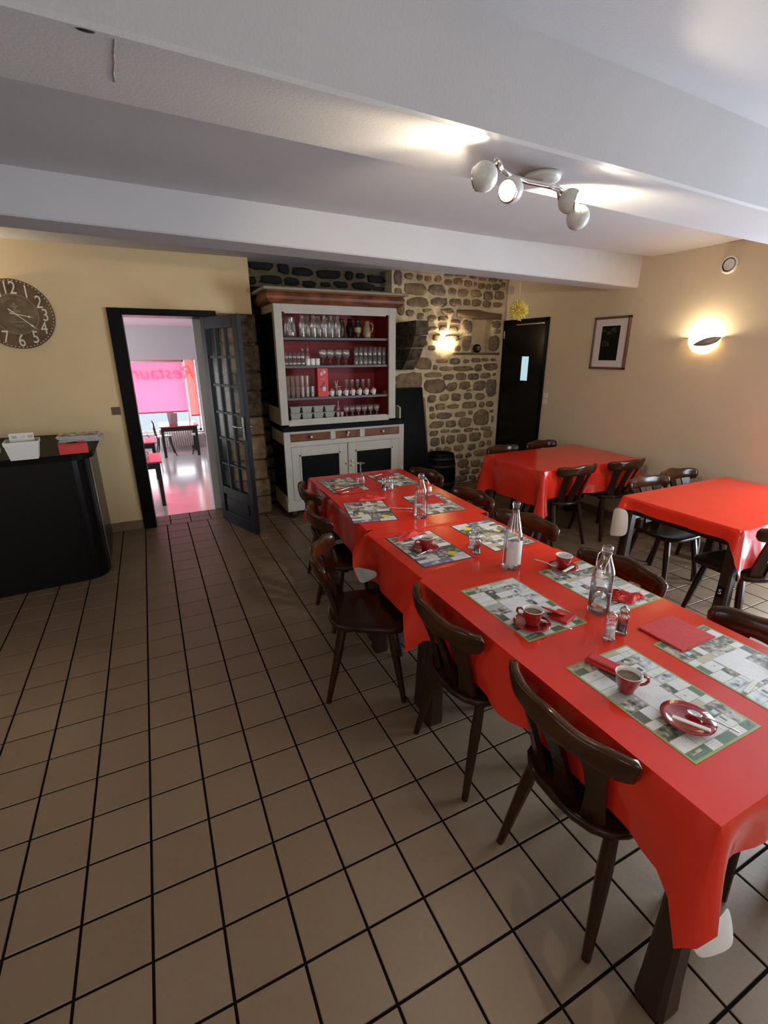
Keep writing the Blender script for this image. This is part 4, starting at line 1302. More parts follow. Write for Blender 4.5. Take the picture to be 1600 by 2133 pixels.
# folded napkin behind the cup
nk = MB().box((-0.055, -0.024, 0), (0.055, 0.024, 0.012), bev=0.004).box((-0.05, -0.02, 0.012), (0.045, 0.022, 0.020), bev=0.004).build('napkin', 'red_paper', None, (*on((1258, 1390))[:2], PZ), (0, 0, R(-75)))
tag(nk, 'small folded red napkin behind the cup that stands off its saucer', 'napkin', 'red paper napkins')
# torn napkin place
pc = on((1107, 1305))
saucer('red saucer under the cup with the torn napkin', pc); cup('red coffee cup beside the torn red napkin', pc, 120, 0.006)
spoon('teaspoon resting on the saucer by the torn napkin', (pc.x + 0.043, pc.y - 0.014), -62, 0.0125, 0)
nk = MB().box((-0.045, -0.035, 0), (0.045, 0.035, 0.006), bev=0.002).xform(Matrix.Rotation(R(28), 4, 'Y') @ Matrix.Translation((0, 0, 0.026)))
nk.box((-0.01, -0.06, 0.0), (0.07, 0.01, 0.012), bev=0.003)
o = nk.build('napkin', 'red_paper', None, (*on((1150, 1290))[:2], PZ), (0, 0, R(20)))
tag(o, 'torn red napkin beside a full red cup', 'napkin', 'red paper napkins')
# cup with crumpled napkin behind
pc = on((887, 1146))
saucer('red saucer under the cup by the long crumpled napkin', pc); cup('red coffee cup by the long crumpled napkin', pc, 170, 0.006)
spoon('teaspoon on the saucer by the long crumpled napkin', (pc.x - 0.006, pc.y - 0.046), 200, 0.0125, 0)
napkin_crumpled('long crumpled red napkin beyond a red cup', on((852, 1117)), 0.20, 0.08, 0.024, 5, 4)
# across the table
pc = on((1172, 1186))
saucer('red saucer partly on a placemat, next to the rose shaped napkin', pc); cup('red coffee cup next to the rose shaped napkin', pc, 20, 0.006, False)
spoon('teaspoon leaning by the cup next to the rose shaped napkin', (pc.x - 0.042, pc.y + 0.020), 128, 0.0135, -8)
sugar('paper sugar stick on the saucer next to the rose shaped napkin', on((1183, 1194)), 15, 0.0165)
napkin_crumpled('crumpled red napkin with a rose shaped twist', on((1306, 1248)), 0.15, 0.10, 0.026, -20, 9, rose=(-0.05, 0.005))
napkin_flat('large flat red napkin on a green edged placemat', center((1325, 1312), (1395, 1283), (1490, 1332), (1425, 1364)), 0.19, 0.165, 1, 0.001)
sc = (2.30, -0.735)
saucer('red saucer with a sugar stick, across from the cup off its saucer', (2.345, -0.735))
sugar('paper sugar stick beside the saucer under the picture side', on((1562, 1434)), 10, 0.002)
# far end
napkin_flat('flat red napkin under a knife and fork', center((694, 1017), (748, 1012), (764, 1026), (704, 1036)), 0.20, 0.15, 0, 0.001)
napkin_flat('flat red napkin with a sugar stick on it, by the hutch', center((772, 988), (812, 983), (822, 993), (785, 998)), 0.17, 0.15, 0, 0.001)
napkin_flat('flat red napkin behind the empty swing-top bottle', center((858, 1036), (905, 1032), (925, 1048), (890, 1054)), 0.17, 0.17, -4, 0.001)
napkin_crumpled('bunched red napkin above the fork', on((772, 1040)), 0.20, 0.11, 0.032, 0, 17)
sugar('paper sugar stick on the napkin by the hutch', on((788, 991)), 20, 0.006)


def fork(label, p, deg, z):
    t = thing('fork', label, 'fork', (p[0], p[1], pz(p) + z), R(deg))
    m = MB().tube([(-0.10, 0, 0.004), (-0.04, 0, 0.004), (0.03, 0, 0.006), (0.045, 0, 0.005)], [0.0042, 0.003, 0.0026, 0.004], 6)
    m.build('handle', 'steel', t)
    for k in (-1.5, -0.5, 0.5, 1.5):
        MB().tube([(0.042, k * 0.003, 0.005), (0.055, k * 0.0055, 0.002), (0.085, k * 0.0055, 0.005)], 0.0014, 5).build('tine', 'steel', t)


def knife(label, p, deg, z):
    t = thing('table_knife', label, 'knife', (p[0], p[1], pz(p) + z), R(deg))
    MB().tube([(-0.10, 0, 0.004), (0.0, 0, 0.004)], [0.005, 0.004], 6).build('handle', 'steel', t)
    MB().prism([(0, -0.004), (0.08, -0.006), (0.10, 0.002), (0.09, 0.006), (0, 0.005)], 0.003, 0.0045).build('blade', 'steel', t)


fork('table fork on the flat red napkin', on((722, 1020)), 20, 0.006)
knife('table knife on the flat red napkin', on((735, 1024)), 18, 0.0068)
fork('table fork lying half off a placemat', on((826, 1060)), 148, 0.002)
# ================================================================== HUTCH (upper shelves on a sideboard)
HY = 3.42            # front plane
HB = 3.93            # back
hutch = thing('hutch', 'tall painted hutch with red shelves of glassware, drawers and black panelled doors', 'cupboard', (0, 0, 0))
U0, U1 = 1.775, 3.058        # upper case
O0, O1, OZ0, OZ1 = 1.852, 2.978, 1.045, 2.058
up = MB()
up.box((U0, HY, 1.0), (O0, HY + 0.03, 2.13), bev=0.003).box((O1, HY, 1.0), (U1, HY + 0.03, 2.13), bev=0.003).box((O0, HY, OZ1), (O1, HY + 0.03, 2.13), bev=0.003).box((O0, HY, 0.985), (O1, HY + 0.03, OZ0), bev=0.003)
up.box((O0 + 0.02, HY - 0.008, OZ1 - 0.012), (O1 - 0.04, HY + 0.001, OZ1 + 0.004)).box((O0 + 0.02, HY - 0.008, OZ0 - 0.006), (O1 - 0.04, HY + 0.001, OZ0 + 0.008))
up.build('upper_frame', 'cream_paint', hutch)
MB().box((U0, HY + 0.03, 1.0), (U0 + 0.025, HB, 2.13)).box((U1 - 0.025, HY + 0.03, 1.0), (U1, HB, 2.13)).box((U0, HY + 0.03, 2.10), (U1, HB, 2.13)).build('side_panels', 'black_paint', hutch)
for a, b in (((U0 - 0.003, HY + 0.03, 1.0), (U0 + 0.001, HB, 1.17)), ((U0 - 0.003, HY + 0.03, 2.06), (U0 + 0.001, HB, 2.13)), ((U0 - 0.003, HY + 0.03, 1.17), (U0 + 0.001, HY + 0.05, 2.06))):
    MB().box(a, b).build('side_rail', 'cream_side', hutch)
MB().box((U0 + 0.025, HB - 0.02, 1.0), (U1 - 0.025, HB - 0.008, 2.10)).box((U0 + 0.025, HY + 0.03, 1.0), (U0 + 0.03, HB - 0.02, 2.10)).box((U1 - 0.03, HY + 0.03, 1.0), (U1 - 0.025, HB - 0.02, 2.10)).box((U0 + 0.025, HY + 0.03, 2.09), (U1 - 0.025, HB - 0.02, 2.10)).build('red_interior', 'cabinet_red', hutch)
SH = [1.040, 1.262, 1.572, 1.835]
for z in SH[1:]:
    MB().box((O0 - 0.02, HY + 0.035, z - 0.024), (O1 + 0.02, HB - 0.02, z), bev=0.002).build('shelf', 'shelf_grey', hutch)
MB().box((U0 + 0.03, HY + 0.03, SH[0] - 0.02), (U1 - 0.03, HB - 0.02, SH[0])).build('shelf', 'cabinet_red', hutch)
# cornice: swelling walnut moulding under a pale top board
pr_ = [(0.0, 2.128), (-0.022, 2.130), (-0.048, 2.142), (-0.064, 2.165), (-0.068, 2.19), (-0.062, 2.215), (-0.05, 2.228), (-0.055, 2.24)]
vs = []; fs = []
for d, z in pr_:
    vs += [(U0 + d, HB, z), (U0 + d, HY + d, z), (U1 - d, HY + d, z), (U1 - d, HB, z)]
for k in range(len(pr_) - 1):
    for i in range(3): fs.append((k * 4 + i, k * 4 + i + 1, k * 4 + 5 + i, k * 4 + 4 + i))
MB().add(vs, fs, 0, False).build('cornice', 'walnut', hutch)
MB().box((U0 - 0.10, HY - 0.10, 2.236), (U1 + 0.10, HB, 2.262), bev=0.006).build('top_board', 'cornice_top', hutch)
# sideboard
L0, L1 = 1.79, 3.165
MB().box((L0 - 0.02, HY - 0.03, 0.935), (L1 + 0.02, HB, 0.988), bev=0.006).build('worktop', 'soot_board', hutch)
b_ = MB()
b_.box((L0, HY, 0.09), (L0 + 0.065, HY + 0.03, 0.935)).box((L1 - 0.06, HY, 0.09), (L1, HY + 0.03, 0.935)).box((L0 + 0.065, HY, 0.908), (L1 - 0.06, HY + 0.03, 0.935)).box((L0 + 0.065, HY, 0.775), (L1 - 0.06, HY + 0.03, 0.825)).box((L0 + 0.065, HY, 0.09), (L1 - 0.06, HY + 0.03, 0.20))
b_.box((2.288, HY, 0.82), (2.345, HY + 0.03, 0.91)).box((2.625, HY, 0.82), (2.683, HY + 0.03, 0.91))
b_.box((L0 - 0.012, HY - 0.012, 0.085), (L1 + 0.012, HY + 0.02, 0.19), bev=0.006)
b_.build('lower_frame', 'cream_paint', hutch)
MB().box((L0, HY + 0.03, 0.09), (L0 + 0.025, HB, 0.935)).box((L1 - 0.025, HY + 0.03, 0.09), (L1, HB, 0.935)).box((L0, HB - 0.02, 0.09), (L1, HB, 0.935)).build('lower_carcass', 'black_paint', hutch)
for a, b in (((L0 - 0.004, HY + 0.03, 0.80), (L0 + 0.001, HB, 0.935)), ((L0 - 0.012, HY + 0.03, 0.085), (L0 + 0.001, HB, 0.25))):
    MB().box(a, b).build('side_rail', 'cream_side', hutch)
for a, b, kx in ((L0 + 0.067, 2.286, 2.075), (2.347, 2.623, 2.487), (2.685, L1 - 0.062, 2.90)):
    d = MB().box((a, HY + 0.006, 0.828), (b, HY + 0.022, 0.906), bev=0.003).build('drawer', 'walnut', hutch)
    MB().lathe([(0.006, 0.0), (0.006, 0.012), (0.014, 0.016), (0.015, 0.024), (0.008, 0.030), (0, 0.031)], 14, (kx, HY + 0.006, 0.868 if kx != 2.487 else 0.884), axis='y').build('knob', 'knob_cream', d)
    if kx == 2.487:
        MB().prism([(kx - 0.012, 0.866), (kx, 0.836), (kx + 0.012, 0.866), (kx, 0.872)], 0, 0.002).xform(Matrix(((1, 0, 0, 0), (0, 0, -1, HY + 0.006), (0, 1, 0, 0), (0, 0, 0, 1)))).build('keyhole_plate', 'knob_cream', d)
for a, b, side in ((L0 + 0.067, 2.474, 1), (2.482, L1 - 0.062, -1)):
    d = link('door', None, hutch, (0, 0, 0))
    w = 0.10
    m = MB()
    z0, z1 = 0.203, 0.772
    m.box((a, HY - 0.004, z0), (a + w, HY + 0.02, z1), bev=0.003).box((b - w, HY - 0.004, z0), (b, HY + 0.02, z1), bev=0.003).box((a + w, HY - 0.004, z1 - w), (b - w, HY + 0.02, z1), bev=0.003).box((a + w, HY - 0.004, z0), (b - w, HY + 0.02, z0 + w), bev=0.003)
    m.box((a + w - 0.02, HY - 0.009, z1 - w), (b - w + 0.02, HY, z1 - w + 0.018), bev=0.003).box((a + w - 0.02, HY - 0.009, z0 + w - 0.018), (b - w + 0.02, HY, z0 + w), bev=0.003).box((a + w - 0.02, HY - 0.009, z0 + w - 0.018), (a + w, HY, z1 - w + 0.018), bev=0.003).box((b - w, HY - 0.009, z0 + w - 0.018), (b - w + 0.02, HY, z1 - w + 0.018), bev=0.003)
    m.build('frame', 'cream_paint', d)
    MB().box((a + w, HY + 0.006, z0 + w), (b - w, HY + 0.014, z1 - w)).build('panel', 'black_paint', d)
    if side < 0:
        for z in (0.575, 0.525):
            MB().lathe([(0.006, 0), (0.006, 0.01), (0.013, 0.014), (0.013, 0.022), (0, 0.026)], 12, (a + 0.04, HY - 0.004, z), axis='y').build('knob', 'white_ceramic', d)
    else:
        MB().lathe([(0.008, 0), (0.008, 0.006), (0, 0.007)], 12, (b - 0.025, HY - 0.004, 0.545), axis='y').build('keyhole', 'pewter', d)
for x in (L0 + 0.07, L1 - 0.07):
    for y in (HY + 0.07, HB - 0.07):
        MB().lathe([(0.03, 0.0), (0.045, 0.015), (0.05, 0.045), (0.04, 0.085)], 14, (x, y, 0), capb=True).build('bun_foot', 'table_wood', hutch)
# splash bracket at the right of the worktop
MB().prism([(0.0, 0.0), (0.20, 0.0), (0.20, 0.12), (0.12, 0.14), (0.06, 0.08)], 0, 0.016).xform(Matrix(((0, 0, 1, L1 - 0.03), (-1, 0, 0, HB - 0.26), (0, 1, 0, 0.988), (0, 0, 0, 1)))).build('bracket', 'cream_paint', hutch)


# ---- what stands on the hutch shelves
def hx(px, y=HY + 0.12, z=1.5):
    """shelf x under a picture column"""
    return onY(px, 760, y).x


def lathe_thing(name, label, cat, group, prof, m, x, y, z, n=16):
    o = MB().lathe(prof, n).build(name, m, None, (x, y, z + 0.0005))
    return tag(o, label, cat, group)


def cp4(x, y): return 560 + x * 0.175, 600 + y * 0.175        # hutch close-up pixels


def sx(cx, cyp, y): return onY(*cp4(cx, cyp), y).x


WB = [(0.0, 0.002), (0.029, 0.0), (0.031, 0.006), (0.031, 0.115), (0.029, 0.135), (0.020, 0.165), (0.0155, 0.180), (0.0155, 0.196), (0.018, 0.198), (0.018, 0.206), (0.014, 0.207)]
wb_me = MB().lathe(WB, 16).mesh('clear_bottle', 'glass_lit')
for k, (cx, y) in enumerate(((400, 3.50), (467, 3.565), (535, 3.50), (600, 3.565), (665, 3.50), (745, 3.50), (822, 3.50), (430, 3.63), (560, 3.64), (700, 3.63), (790, 3.63))):
    o = link('clear_bottle', wb_me, None, (sx(cx, 540, y), y, SH[3] + 0.0005))
    tag(o, 'clear glass bottle in the %s row on the top shelf of the hutch' % ('back' if y > 3.6 else 'front'), 'bottle', 'bottles on the top shelf of the hutch')
t = thing('glass_jug', 'large clear glass jug on the top shelf, at the end by the bottles', 'jug', (sx(255, 540, 3.55), 3.55, SH[3] + 0.0005))
MB().lathe([(0, 0.002), (0.058, 0), (0.062, 0.02), (0.055, 0.10), (0.050, 0.16), (0.056, 0.185)], 20).build('jug_body', 'glass_lit', t)
MB().tube([(-0.05, 0, 0.165), (-0.095, 0, 0.15), (-0.095, 0, 0.07), (-0.058, 0, 0.05)], 0.007, 8).build('handle', 'glass_lit', t)
for cx, lab_, m_, s_ in ((868, 'dark pewter coffee pot on the top shelf, beside the clear bottles', 'pewter', 1.0), (965, 'tall black vase on the top shelf between two pots', 'black_paint', 1.08), (1058, 'dark ornate jug with a pale band on the top shelf', 'pewter', 1.05)):
    s_ *= 0.84
    t = thing('serving_pot', lab_, 'pot', (sx(cx, 570, 3.56), 3.56, SH[3] + 0.0005), R(75))
    MB().lathe([(0, 0.0), (0.03 * s_, 0), (0.022 * s_, 0.02), (0.040 * s_, 0.06), (0.044 * s_, 0.10), (0.028 * s_, 0.145), (0.022 * s_, 0.165), (0.030 * s_, 0.185), (0.0, 0.186)], 18).build('pot_body', m_, t)
    MB().tube([(0.020, 0, 0.17), (0.055, 0, 0.16), (0.056, 0, 0.09), (0.034, 0, 0.07)], 0.005, 8).build('handle', m_, t)
    if cx == 1058: MB().lathe([(0.0365, 0.055), (0.0405, 0.085), (0.0395, 0.105)], 18).build('pale_band', 'stoneware', t)
t = thing('stoneware_jug', 'beige stoneware jug with a curved handle on the top shelf', 'jug', (sx(1168, 575, 3.53), 3.53, SH[3] + 0.0005))
MB().lathe([(0, 0), (0.034, 0), (0.042, 0.03), (0.040, 0.07), (0.030, 0.12), (0.026, 0.15), (0.030, 0.165), (0.026, 0.166), (0.0, 0.03)], 18).build('jug_body', 'stoneware', t)
MB().tube([(0.028, 0, 0.15), (0.06, 0, 0.145), (0.072, 0, 0.115), (0.06, 0, 0.07), (0.04, 0, 0.055)], 0.006, 8).build('handle', 'stoneware', t)

TUM = [(0.0, 0.003), (0.0215, 0.0), (0.0230, 0.004), (0.0262, 0.088), (0.0245, 0.088), (0.021, 0.006)]
tum_me = MB().lathe(TUM, 14).mesh('tumbler', 'glass_lit')
SHOT = [(0.0, 0.003), (0.0165, 0.0), (0.0180, 0.004), (0.0208, 0.062), (0.0195, 0.062)]
shot_me = MB().lathe(SHOT, 14).mesh('small_glass', 'glass_lit')
# shelf 2, right: tumblers with more stacked on top
for k in range(7):
    for lv in range(2):
        o = link('tumbler', tum_me, None, (sx(1040 + 55 * k, 905, 3.50), 3.50, SH[2] + 0.0005 + lv * 0.0885))
        tag(o, 'clear tumbler in the %s tier on the second shelf' % ('upper' if lv else 'lower'), 'glass', 'tumblers stacked on the second shelf')
# shelf 2, left: small glasses in two rows, one tier stacked
for k in range(5):
    for lv in range(2):
        o = link('small_glass', shot_me, None, (sx(210 + 50 * k, 905, 3.49), 3.49, SH[2] + 0.0005 + lv * 0.0625))
        tag(o, 'small clear glass in the %s row beside the white cups' % ('upper' if lv else 'lower'), 'glass', 'small glasses on the second shelf')
MUG = [(0, 0.0), (0.021, 0.0), (0.0230, 0.01), (0.0235, 0.06), (0.021, 0.066), (0, 0.068)]
for cx in (466, 524, 582):
    o = MB().lathe(MUG, 16).build('white_mug', 'white_ceramic', None, (sx(cx, 905, 3.48), 3.48, SH[2] + 0.0005))
    tag(o, 'white cup standing upside down on the second shelf', 'cup', 'white cups on the second shelf')
for cx in (402, 466):
    t = thing('cruet_bottle', 'small cruet bottle with a pointed stopper behind white cups', 'bottle', (sx(cx, 840, 3.60), 3.60, SH[2] + 0.0005), 0, 'cruets on the second shelf')
    MB().lathe([(0, 0.0), (0.021, 0), (0.023, 0.09), (0.012, 0.125), (0.010, 0.14)], 12).build('cruet_body', 'glass_lit', t)
    MB().lathe([(0.011, 0.14), (0.014, 0.15), (0.003, 0.185), (0, 0.186)], 12).build('stopper', 'glass_lit', t)
# shelf 2, middle: balloon glasses
BAL = [(0.027, 0.0), (0.027, 0.003), (0.004, 0.008), (0.004, 0.055), (0.020, 0.066), (0.036, 0.095), (0.036, 0.125), (0.030, 0.150)]
bal_me = MB().lathe(BAL, 16).mesh('balloon_glass', 'glass_lit')
for k, cx in enumerate((650, 740, 835, 925)):
    for yy in (3.52, 3.62):
        o = link('balloon_glass', bal_me, None, (sx(cx, 905, 3.52) + (yy - 3.52) * 0.25, yy, SH[2] + 0.0005))
        tag(o, 'stemmed balloon glass in the %s row on the second shelf' % ('back' if yy > 3.6 else 'front'), 'wine glass', 'balloon glasses on the second shelf')
# shelf 3, left: cut tumblers, two tiers
CUT = [(0.0, 0.004), (0.0185, 0.0), (0.0195, 0.01), (0.021, 0.03), (0.0202, 0.035), (0.0246, 0.105), (0.023, 0.105)]
cut_me = MB().lathe(CUT, 8, smooth=False).mesh('faceted_glass', 'glass_lit')
for k in range(6):
    for lv in range(2):
        if lv == 1 and k == 5: continue
        o = link('faceted_glass', cut_me, None, (sx(235 + 58 * k, 1290, 3.49), 3.49, SH[1] + 0.0005 + lv * 0.1055))
        tag(o, 'faceted glass in the %s tier beside the red box' % ('upper' if lv else 'lower'), 'glass', 'faceted glasses beside the red box')
# red box with a printed front
bx0, bx1 = sx(590, 1290, 3.47), sx(715, 1290, 3.47)
t = thing('gift_box', 'tall bright red box printed with cherries, on the third shelf', 'box', ((bx0 + bx1) / 2, 3.515, SH[1] + 0.0005))
hw = (bx1 - bx0) / 2
mat('box_red', (0.62, 0.035, 0.035), 0.5)
MB().box((-hw, -0.045, 0), (hw, 0.045, 0.283), bev=0.002).build('box_body', 'box_red', t)


def flat(poly, m, parent, y, name):
    MB().prism(poly, 0, 0.0012).xform(Matrix(((1, 0, 0, 0), (0, 0, -1, y), (0, 1, 0, 0), (0, 0, 0, 1)))).build(name, m, parent)


def disc(cx, cz, rx, rz, n=14): return [(cx + rx * math.cos(2 * PI * k / n), cz + rz * math.sin(2 * PI * k / n)) for k in range(n)]


flat(disc(-0.012, 0.225, 0.013, 0.017), 'picture_mat', t, -0.045, 'printed_cherry')
flat(disc(0.020, 0.242, 0.013, 0.016), 'picture_mat', t, -0.045, 'printed_cherry')
flat([(-0.012, 0.24), (0.004, 0.272), (0.007, 0.272), (-0.008, 0.24)], 'picture_mat', t, -0.0452, 'printed_stalk')
flat([(0.020, 0.255), (0.006, 0.272), (0.009, 0.274), (0.024, 0.256)], 'picture_mat', t, -0.0452, 'printed_stalk')
flat([(-0.02, 0.170), (0.01, 0.172), (0.025, 0.195), (0.022, 0.196), (0.008, 0.175), (-0.02, 0.173)], 'picture_mat', t, -0.0452, 'printed_flourish')
flat([(-0.042, 0.092), (-0.02, 0.105), (-0.008, 0.128), (0.004, 0.146), (0.018, 0.145), (0.014, 0.128), (0.004, 0.112), (-0.006, 0.098), (-0.03, 0.086)], 'print_black', t, -0.0452, 'printed_figure')
flat([(-0.002, 0.055), (0.024, 0.055), (0.029, 0.080), (0.026, 0.098), (-0.004, 0.098), (-0.007, 0.08)], 'picture_mat', t, -0.0452, 'printed_jar')
# shelf 3, right: white cups with capsules
ECUP = [(0, 0.0), (0.015, 0.0), (0.018, 0.006), (0.0245, 0.035), (0.026, 0.058), (0.024, 0.058), (0.0, 0.012)]
CPOT = [(0, 0.0), (0.011, 0.0), (0.013, 0.006), (0.017, 0.035), (0.018, 0.055), (0.0165, 0.055), (0.0, 0.012)]
capcol = ['cap_red', 'cap_red', 'cap_blue', 'cap_red', 'stoneware', 'cap_red', 'cap_red']
for k, cx in enumerate((755, 842, 925, 1004, 1084, 1166, 1250)):
    x = sx(cx, 1280, 3.48)
    t = thing('espresso_cup', 'white espresso cup on the third shelf holding sachets', 'cup', (x, 3.48, SH[1] + 0.0005), 0, 'white cups on the third shelf')
    MB().lathe(ECUP, 16).build('cup_body', 'white_ceramic', t)
    MB().tube([(-0.0235, 0, 0.045), (-0.035, 0, 0.042), (-0.035, 0, 0.022), (-0.019, 0, 0.016)], 0.003, 6).build('handle', 'white_ceramic', t)
    rr = random.Random(k)
    for q in range(2):
        MB().box((-0.018 + 0.016 * q, -0.004 + 0.006 * q, 0.03), (0.002 + 0.016 * q, 0.004 + 0.006 * q, 0.068 + 0.012 * rr.random()), bev=0.002).build('sachet', capcol[k] if q else rr.choice(capcol), t)
t = thing('figurine_dish', 'shallow dish with a pale upright figurine on the third shelf', 'dish', (sx(808, 1270, 3.60), 3.60, SH[1] + 0.0005))
MB().lathe([(0.03, 0.0), (0.01, 0.03), (0.012, 0.075), (0.055, 0.09), (0.056, 0.094), (0.0, 0.085)], 18, capb=True).build('dish', 'cream_paint', t)
for d in (-1, 1): MB().tube([(0.004 * d, 0, 0.087), (0.006 * d, 0, 0.115), (0.016 * d, 0, 0.15)], [0.007, 0.005, 0.003], 7).build('figurine', 'knob_cream', t)
flute_me = MB().lathe([(0.022, 0), (0.022, 0.003), (0.003, 0.008), (0.003, 0.05), (0.016, 0.075), (0.019, 0.15)], 12).mesh('flute_glass', 'glass_lit')
for k in range(5):
    o = link('flute_glass', flute_me, None, (sx(930 + 65 * k, 1270, 3.68), 3.68, SH[1] + 0.0005))
    tag(o, 'slim glass flute behind the white cups', 'glass', 'flutes behind the white cups')
o = MB().box((-0.03, -0.025, 0), (0.03, 0.025, 0.035), bev=0.003).build('wooden_block', 'walnut', None, (sx(1385, 1270, 3.52), 3.52, SH[1] + 0.0005)); tag(o, 'small wooden block at the end of the third shelf', 'block')
# bottom shelf: two stacked trays of four pots, coupes
tw0, tw1 = sx(245, 1540, 3.50), sx(785, 1540, 3.50)


def tray(z, label):
    t = thing('seed_tray', label, 'tray', ((tw0 + tw1) / 2, 3.52, z))
    L = tw1 - tw0
    MB().box((-L / 2, -0.06, 0.058), (L / 2, 0.06, 0.066), bev=0.002).build('rim', 'grey_plastic', t)
    for k in range(4):
        cx = -L / 2 + L / 4 * (k + 0.5); w = L / 8 - 0.008
        vs = [(cx - w * 0.8, -0.04, 0), (cx + w * 0.8, -0.04, 0), (cx + w * 0.8, 0.04, 0), (cx - w * 0.8, 0.04, 0), (cx - w, -0.053, 0.058), (cx + w, -0.053, 0.058), (cx + w, 0.053, 0.058), (cx - w, 0.053, 0.058)]
        MB().add(vs, [(3, 2, 1, 0), (0, 1, 5, 4), (1, 2, 6, 5), (2, 3, 7, 6), (3, 0, 4, 7)]).build('pot', 'grey_plastic', t)


tray(SH[0] + 0.001, 'grey plastic pot tray, under another on the bottom shelf')
tray(SH[0] + 0.0685, 'grey plastic pot tray stacked on another on the bottom shelf')
for cx in (824, 872):
    o = MB().lathe(CPOT, 14).build('cream_pot', 'cream_paint', None, (sx(cx, 1530, 3.49), 3.49, SH[0] + 0.0005)); tag(o, 'small cream pot beside the grey trays', 'pot', 'cream pots beside the trays')
lathe_thing('slim_bottle', 'slim clear bottle behind the cream pots', 'bottle', None, [(0, 0), (0.02, 0), (0.02, 0.09), (0.008, 0.125), (0.008, 0.16)], 'glass_lit', sx(830, 1500, 3.60), 3.60, SH[0])
coup_me = MB().lathe([(0.024, 0), (0.024, 0.003), (0.005, 0.010), (0.006, 0.035), (0.021, 0.055), (0.0350, 0.105), (0.0335, 0.105)], 14).mesh('dessert_coupe', 'glass_lit')
for k in range(6):
    for yy in (3.50, 3.60):
        o = link('dessert_coupe', coup_me, None, (sx(925 + 72 * k, 1510, yy), yy, SH[0] + 0.0005), (0, 0, 0))
        tag(o, 'flared glass dessert coupe in the %s row on the bottom shelf' % ('back' if yy > 3.55 else 'front'), 'glass', 'dessert coupes on the bottom shelf')

# ---- blackboard leaning beside the hutch, barrel
bd = thing('leaning_board', 'tall black board leaning against the stone wall beside the hutch', 'board', (3.23, 3.50, 0.0), 0, rot=(R(-12.5), 0, 0))
MB().box((0, -0.012, 0.004), (0.36, 0.012, 1.315), bev=0.003).build('panel', 'soot_board', bd)
MB().box((0.345, -0.016, 0.004), (0.372, 0.016, 1.32), bev=0.003).box((0, -0.016, 1.30), (0.372, 0.016, 1.325), bev=0.003).build('frame', 'black_paint', bd)
brl = thing('barrel', 'small black wooden barrel standing in front of the stone wall', 'barrel', (3.80, 3.62, 0))
for k in range(16):
    a0, a1 = 2 * PI * k / 16, 2 * PI * (k + 0.94) / 16
    vs = []
    for z, r_ in ((0, 0.165), (0.12, 0.188), (0.25, 0.197), (0.38, 0.188), (0.50, 0.165)):
        for a in (a0, a1): vs.append((r_ * math.cos(a), r_ * math.sin(a), z))
        for a in (a1, a0): vs.append(((r_ - 0.014) * math.cos(a), (r_ - 0.014) * math.sin(a), z))
    fs = []
    for q in range(4):
        for i in range(4):
            j = (i + 1) % 4
            fs.append((q * 4 + i, q * 4 + j, q * 4 + 4 + j, q * 4 + 4 + i))
    fs += [(3, 2, 1, 0), (16, 17, 18, 19)]
    MB().add(vs, fs).build('stave', 'barrel_black', brl)
for z, r_ in ((0.05, 0.178), (0.14, 0.193), (0.36, 0.193), (0.45, 0.178)):
    MB().lathe([(r_ - 0.004, -0.018), (r_, -0.018), (r_, 0.018), (r_ - 0.004, 0.018)], 32, (0, 0, z)).build('hoop', 'pewter', brl)
MB().lathe([(0, 0.475), (0.158, 0.475)], 24).build('head', 'barrel_black', brl)
MB().lathe([(0, 0.005), (0.158, 0.005)], 24).build('head', 'barrel_black', brl)

# ================================================================== BAR COUNTER
ct = thing('bar_counter', 'black bar counter with a rounded end', 'counter', (0, 0, 0))
base = [(-2.2, YB - 0.004), (-2.2, 2.66), (-0.564, 2.675), (-0.276, 2.705), (-0.06, 2.722)]
for k in range(1, 8):
    a = -PI / 2 + (PI / 2) * k / 7
    base.append((-0.02 + 0.155 * math.cos(a), 2.885 + 0.16 * math.sin(a)))
base += [(0.125, 3.3), (0.105, YB - 0.016)]
MB().prism(base, 0.0, 0.955).build('counter_body', 'black_door', ct)
top = [(x + (0.045 if i > 4 else 0.0), y - (0.03 if 1 <= i < 12 and y < 3 else 0)) for i, (x, y) in enumerate(base)]
top[0] = base[0]; top[-1] = (base[-1][0] + 0.06, YB - 0.016)
MB().prism(top, 0.955, 1.0, inset=0.006).build('counter_top', 'soot_board', ct)
# metal strip on the rounded edge of the side
MB().tube([(0.140, 2.93, 0.003), (0.140, 2.93, 0.955)], 0.006, 6).build('edge_strip', 'rail_metal', ct)

bz = 1.0008
p0 = onz(20, 962, 1.0); p1 = onz(78, 955, 1.0)
bc = (p0 + p1) / 2
bn = thing('white_bin', 'white tapered plastic bin with cards in it on the counter', 'bin', (bc.x, bc.y + 0.07, bz), R(6))
bw = (p1 - p0).length / 2
hb_ = 0.125
vs = []
for z, s_, d in ((0, bw, 0.065), (hb_ - 0.025, bw * 1.22, 0.085), (hb_ - 0.025, bw * 1.26, 0.09), (hb_, bw * 1.28, 0.092), (hb_, bw * 1.24, 0.087), (0.01, bw * 0.98, 0.062)):
    vs += [(-s_, -d, z), (s_, -d, z), (s_, d, z), (-s_, d, z)]
fs = [(3, 2, 1, 0), (20, 21, 22, 23)]
for k in range(5):
    for i in range(4):
        j = (i + 1) % 4
        fs.append((k * 4 + i, k * 4 + j, k * 4 + 4 + j, k * 4 + 4 + i))
MB().add(vs, fs).build('bin_body', 'white_plastic', bn)
cw = bw * 0.90
cd = MB().box((-cw, -0.004, 0.004), (cw, 0.003, 0.160), bev=0.001).build('menu_cards', 'paper_white', None, (bc.x, bc.y + 0.085, bz + 0.0105), (R(-6), 0, R(6)))
